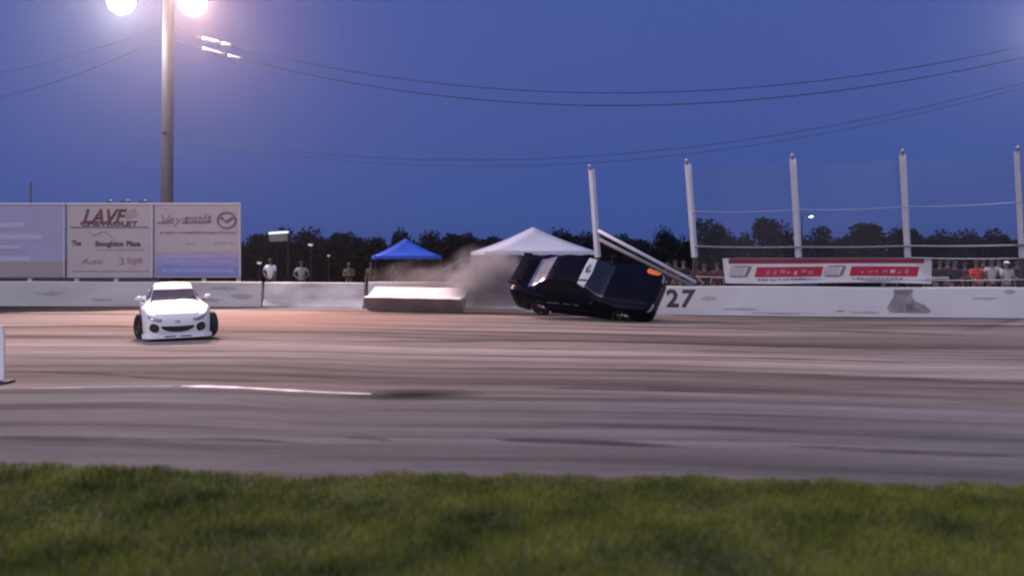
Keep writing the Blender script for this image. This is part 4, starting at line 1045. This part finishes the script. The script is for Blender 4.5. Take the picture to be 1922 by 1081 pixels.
def trunk_mesh(seed):
    r = random.Random(seed); mb = MB()
    mb.tube([(0, 0, 0), (.01, 0, .2), (-.01, .01, .5)], [.045, .034, .018], 7)
    for k in range(5):
        a_ = k*1.3 + r.random(); mb.tube([(0, 0, .18 + .05*k), (.12*math.cos(a_), .12*math.sin(a_), .32 + .06*k), (.25*math.cos(a_), .25*math.sin(a_), .5 + .06*k)], [.02, .012, .005], 5)
    return mb.mesh('trunk')
TR = [trunk_mesh(s) for s in (1, 2)]
trees = [(478, 434, 62, 'low dark tree right of the billboards'), (530, 446, 50, 'dark tree below the small white sign box'), (577, 424, 62, 'tall rounded tree between the sign box and the blue tent'), (640, 437, 66, 'broad dark tree left of the blue tent'),
         (695, 441, 60, 'low dark tree just left of the blue tent peak'), (756, 429, 34, 'narrow dark tree above the blue tent peak'), (812, 431, 56, 'rounded dark tree between the blue and white tents'), (866, 438, 62, 'dark brownish tree left of the white tent'),
         (925, 440, 60, 'dark tree behind the left slope of the white tent'), (1065, 430, 70, 'dark tree behind the right slope of the white tent'), (1110, 434, 60, 'dark tree behind the leftmost fence post'), (1160, 440, 66, 'low dark tree behind the brace pipes'),
         (1215, 447, 60, 'low tree left of the second fence post'), (1258, 427, 52, 'rounded tree just left of the second fence post'), (1346, 411, 66, 'tall rounded tree right of the second fence post'), (1400, 452, 60, 'low tree between the two tall rounded trees'),
         (1458, 404, 74, 'tallest dark tree left of the third fence post'), (1512, 440, 50, 'dark tree right of the third fence post'), (1568, 446, 66, 'low tree between the third and fourth fence posts'), (1638, 421, 84, 'wide dark tree left of the fourth fence post'),
         (1706, 424, 66, 'dark tree behind the fourth fence post'), (1766, 434, 70, 'dark tree right of the fourth fence post'), (1818, 428, 50, 'pointed dark tree above the red shirted spectator'), (1872, 442, 66, 'low dark tree above the spectators at the right'), (1930, 446, 66, 'dark tree at the right edge behind the fence'),
         (420, 440, 70, 'dark tree mostly hidden behind the right billboard')]
for i, (px, pt, wpx, lab) in enumerate(trees):
    Y = 105 + 28 * ((i * 0.618) % 1); h = PZ(pt, Y); w = wpx / F * Y * 1.02
    root = empty('tree', (PX(px, Y), Y, 0), (0, 0, i * 1.7))
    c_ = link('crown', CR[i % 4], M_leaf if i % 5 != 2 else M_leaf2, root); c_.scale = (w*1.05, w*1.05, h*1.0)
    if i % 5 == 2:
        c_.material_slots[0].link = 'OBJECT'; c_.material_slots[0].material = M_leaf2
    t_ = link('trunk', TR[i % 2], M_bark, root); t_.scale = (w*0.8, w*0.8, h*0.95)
    tag(root, lab, 'tree', 'dark trees along the horizon')
def hedge(x0, x1, Y, h, label, seed):
    r = np.random.default_rng(seed); n = int((x1 - x0) * 380); root = empty('hedge', ((x0+x1)/2, Y, 0))
    X_ = r.random(n) * (x1 - x0) - (x1 - x0)/2; hh = h * (0.85 + 0.10*np.sin(X_*1.1 + seed) + 0.07*np.sin(X_*2.7) + 0.08*r.random(n))
    Z_ = hh * r.random(n) ** 0.6; D_ = r.normal(size=n) * 0.55
    vs = []; fs = []
    for i in range(n):
        u = r.normal(size=3); u /= np.linalg.norm(u); w = np.cross(u, r.normal(size=3)); w /= np.linalg.norm(w); s = 0.10 + 0.13*r.random(); p = np.array([X_[i], D_[i], Z_[i]])
        k = len(vs); vs += [p - u*s, p + w*s*.7, p + u*s, p - w*s*.7]; fs.append((k, k+1, k+2, k+3))
    me = bpy.data.meshes.new('foliage'); me.from_pydata([tuple(map(float, v_)) for v_ in vs], [], fs); me.update(); link('foliage', me, M_leaf, root)
    MB().box((0, 0, h*0.36), ((x1-x0) - 0.6, 0.7, h*0.72)).build('branch_mass', M_bark, root)
    tag(root, label, 'hedge', 'dark hedges beyond the spectators')
hedge(-22, -1.5, 57, 2.9, 'dark hedge behind the man in white and the blue tent', 3)
hedge(-1, 18, 56, 2.7, 'dark hedge behind the dark car and brace pipes', 5)
hedge(18.5, 42, 54, 2.8, 'dark hedge behind the red banner', 8)

M_glow = mat('lit_lamp_glass', (.9, .9, .9), .4, emit=(.9, .95, 1.0), estr=1.6)
M_glow2 = mat('dim_lamp_glass', (.6, .6, .6), .4, emit=(.9, .9, .85), estr=0.4)
sg = empty('sign_box', (PX(541, 52), 52, 0))
MB().tube([(0, 0, 0), (0, 0, PZ(436, 52))], .05, 8).build('pole', M_steel, sg)
MB().box((PX(524, 52) - PX(541, 52), -.1, PZ(446, 52)), (34/F*52, .18, 15/F*52), (0, R(-3), 0), .02).build('sign_face', mat('pale_green_sign', (.20, .22, .19), .5, var=.1), sg)
MB().box((PX(524, 52) - PX(541, 52), -.12, PZ(437, 52)), (36/F*52, .24, 4/F*52), (0, R(-4), 0), .01).build('top_light', mat('lit_tube', (.9, .9, .9), .4, emit=(.85, .92, 1), estr=.7), sg)
tag(sg, 'small pale sign box on a pole, lit along its top', 'sign')
def yard_lamp(px, py, Y, r_, m, label, arm=0.0):
    root = empty('yard_lamp', (PX(px, Y) + arm, Y, 0)); z = PZ(py, Y)
    MB().tube([(0, 0, 0), (0, 0, z + .1), (-arm, 0, z + .12)], .04, 6).build('post', M_steel, root)
    MB().box((-arm, -.02, z + .03), (r_*2.4, r_*1.6, r_*.7), None, r_*.2).build('lamp_head', M_steel, root)
    MB().lathe([(0, -r_*.75), (r_*.8, -r_*.5), (r_, 0), (r_*.9, r_*.1)], 12, 'Z', (-arm, -.02, z - .02)).build('lamp_glass', m, root, True)
    tag(root, label, 'lamp', 'small distant lamps')
yard_lamp(487, 492, 53, .15, M_glow2, 'small lit lamp just right of the billboards')
yard_lamp(583, 458, 54, .16, M_glow2, 'dim lamp in the dark trees above the grey shirted person')
yard_lamp(617, 479, 54, .09, M_glow2, 'tiny lit lamp left of the blue tent')
yard_lamp(1522, 405, 70, .22, M_glow, 'far street lamp beside the third fence post', arm=-0.7)
fp = empty('flag_pole', (PX(57, 48), 48, 0)); MB().tube([(0, 0, 0), (0, 0, PZ(345, 48))], [.09, .06], 8).build('pole', M_pole, fp); MB().box((0, 0, PZ(345, 48)), (.16, .16, .08), None, .02).build('cap', M_pole, fp)
tag(fp, 'thin pale pole rising behind the left billboard', 'pole')
for px, w, lab in ((207, 8, 'small dark bracket on the billboard top edge, leftmost'), (236, 18, 'wide dark bracket on the billboard top edge, middle'), (270, 14, 'dark bracket on the billboard top edge nearest the pole')):
    bk = empty('sign_bracket', (PX(px, 36.7), 36.66, PZ(381.2, 36.7)))
    MB().box((0, 0, .05), (w/SB, .10, .07), None, .015).build('clamp', M_steel, bk); MB().box((w/SB*.3, -.03, .11), (.10, .08, .06), None, .015).build('lamp_head', M_trim, bk)
    tag(bk, lab, 'bracket', 'brackets on top of the billboards')

# ------------------------------------------------------------------ dust and haze
def dust(name, c_, r_, col, dens, label, scale):
    bm = bmesh.new(); bmesh.ops.create_icosphere(bm, subdivisions=3, radius=1.0); me = bpy.data.meshes.new(name); bm.to_mesh(me); bm.free()
    m = bpy.data.materials.new(name); m.use_nodes = True; n = m.node_tree.nodes; l = m.node_tree.links; n.clear()
    out = n.new('ShaderNodeOutputMaterial'); pv = n.new('ShaderNodeVolumePrincipled'); pv.inputs['Color'].default_value = (*col, 1); pv.inputs['Anisotropy'].default_value = 0.2
    tc = n.new('ShaderNodeTexCoord'); ln = n.new('ShaderNodeVectorMath'); ln.operation = 'LENGTH'; l.new(tc.outputs['Object'], ln.inputs[0])
    fall = n.new('ShaderNodeMapRange'); fall.inputs[1].default_value = 1.0; fall.inputs[2].default_value = 0.25; fall.inputs[3].default_value = 0; fall.inputs[4].default_value = 1; fall.interpolation_type = 'SMOOTHSTEP'
    l.new(ln.outputs['Value'], fall.inputs[0])
    nz = n.new('ShaderNodeTexNoise'); nz.inputs['Scale'].default_value = scale; nz.inputs['Detail'].default_value = 3; l.new(tc.outputs['Object'], nz.inputs['Vector'])
    mr = n.new('ShaderNodeMapRange'); mr.inputs[1].default_value = 0.36; mr.inputs[2].default_value = 0.60; l.new(nz.outputs['Fac'], mr.inputs[0])
    m1 = n.new('ShaderNodeMath'); m1.operation = 'MULTIPLY'; l.new(fall.outputs[0], m1.inputs[0]); l.new(mr.outputs[0], m1.inputs[1])
    m2 = n.new('ShaderNodeMath'); m2.operation = 'MULTIPLY'; m2.inputs[1].default_value = dens; l.new(m1.outputs[0], m2.inputs[0])
    l.new(m2.outputs[0], pv.inputs['Density']); l.new(pv.outputs[0], out.inputs['Volume'])
    o = link(name, me, m); o.location = c_; o.scale = r_
    tag(o, label, 'dust', kind='stuff')
dust('dust_cloud', (PX(915, 31.7), 31.7, 1.15), (1.8, 1.0, 1.5), (.62, .60, .64), 4.6, 'grey dust cloud billowing behind the rolled dark car', 1.6)
dust('dust_cloud', (PX(800, 33.6), 33.9, 0.9), (2.7, 1.2, 1.15), (.52, .47, .46), 1.2, 'brown dust drifting over the tipped barrier block', 2.0)

hz = MB().box((0, 600, 14), (2380, 1500, 31)).build('haze', None)  # haze volume added to make the glow around the floodlights
hm = bpy.data.materials.new('haze'); hm.use_nodes = True; hn = hm.node_tree.nodes; hl_ = hm.node_tree.links; hn.clear()
ho = hn.new('ShaderNodeOutputMaterial'); hv = hn.new('ShaderNodeVolumePrincipled'); hv.inputs['Color'].default_value = (.85, .85, .9, 1); hv.inputs['Density'].default_value = 0.00034; hv.inputs['Anisotropy'].default_value = 0.86
hl_.new(hv.outputs[0], ho.inputs['Volume']); hz.data.materials.append(hm)
tag(hz, 'thin dusty evening air over the whole track', 'haze', kind='stuff')
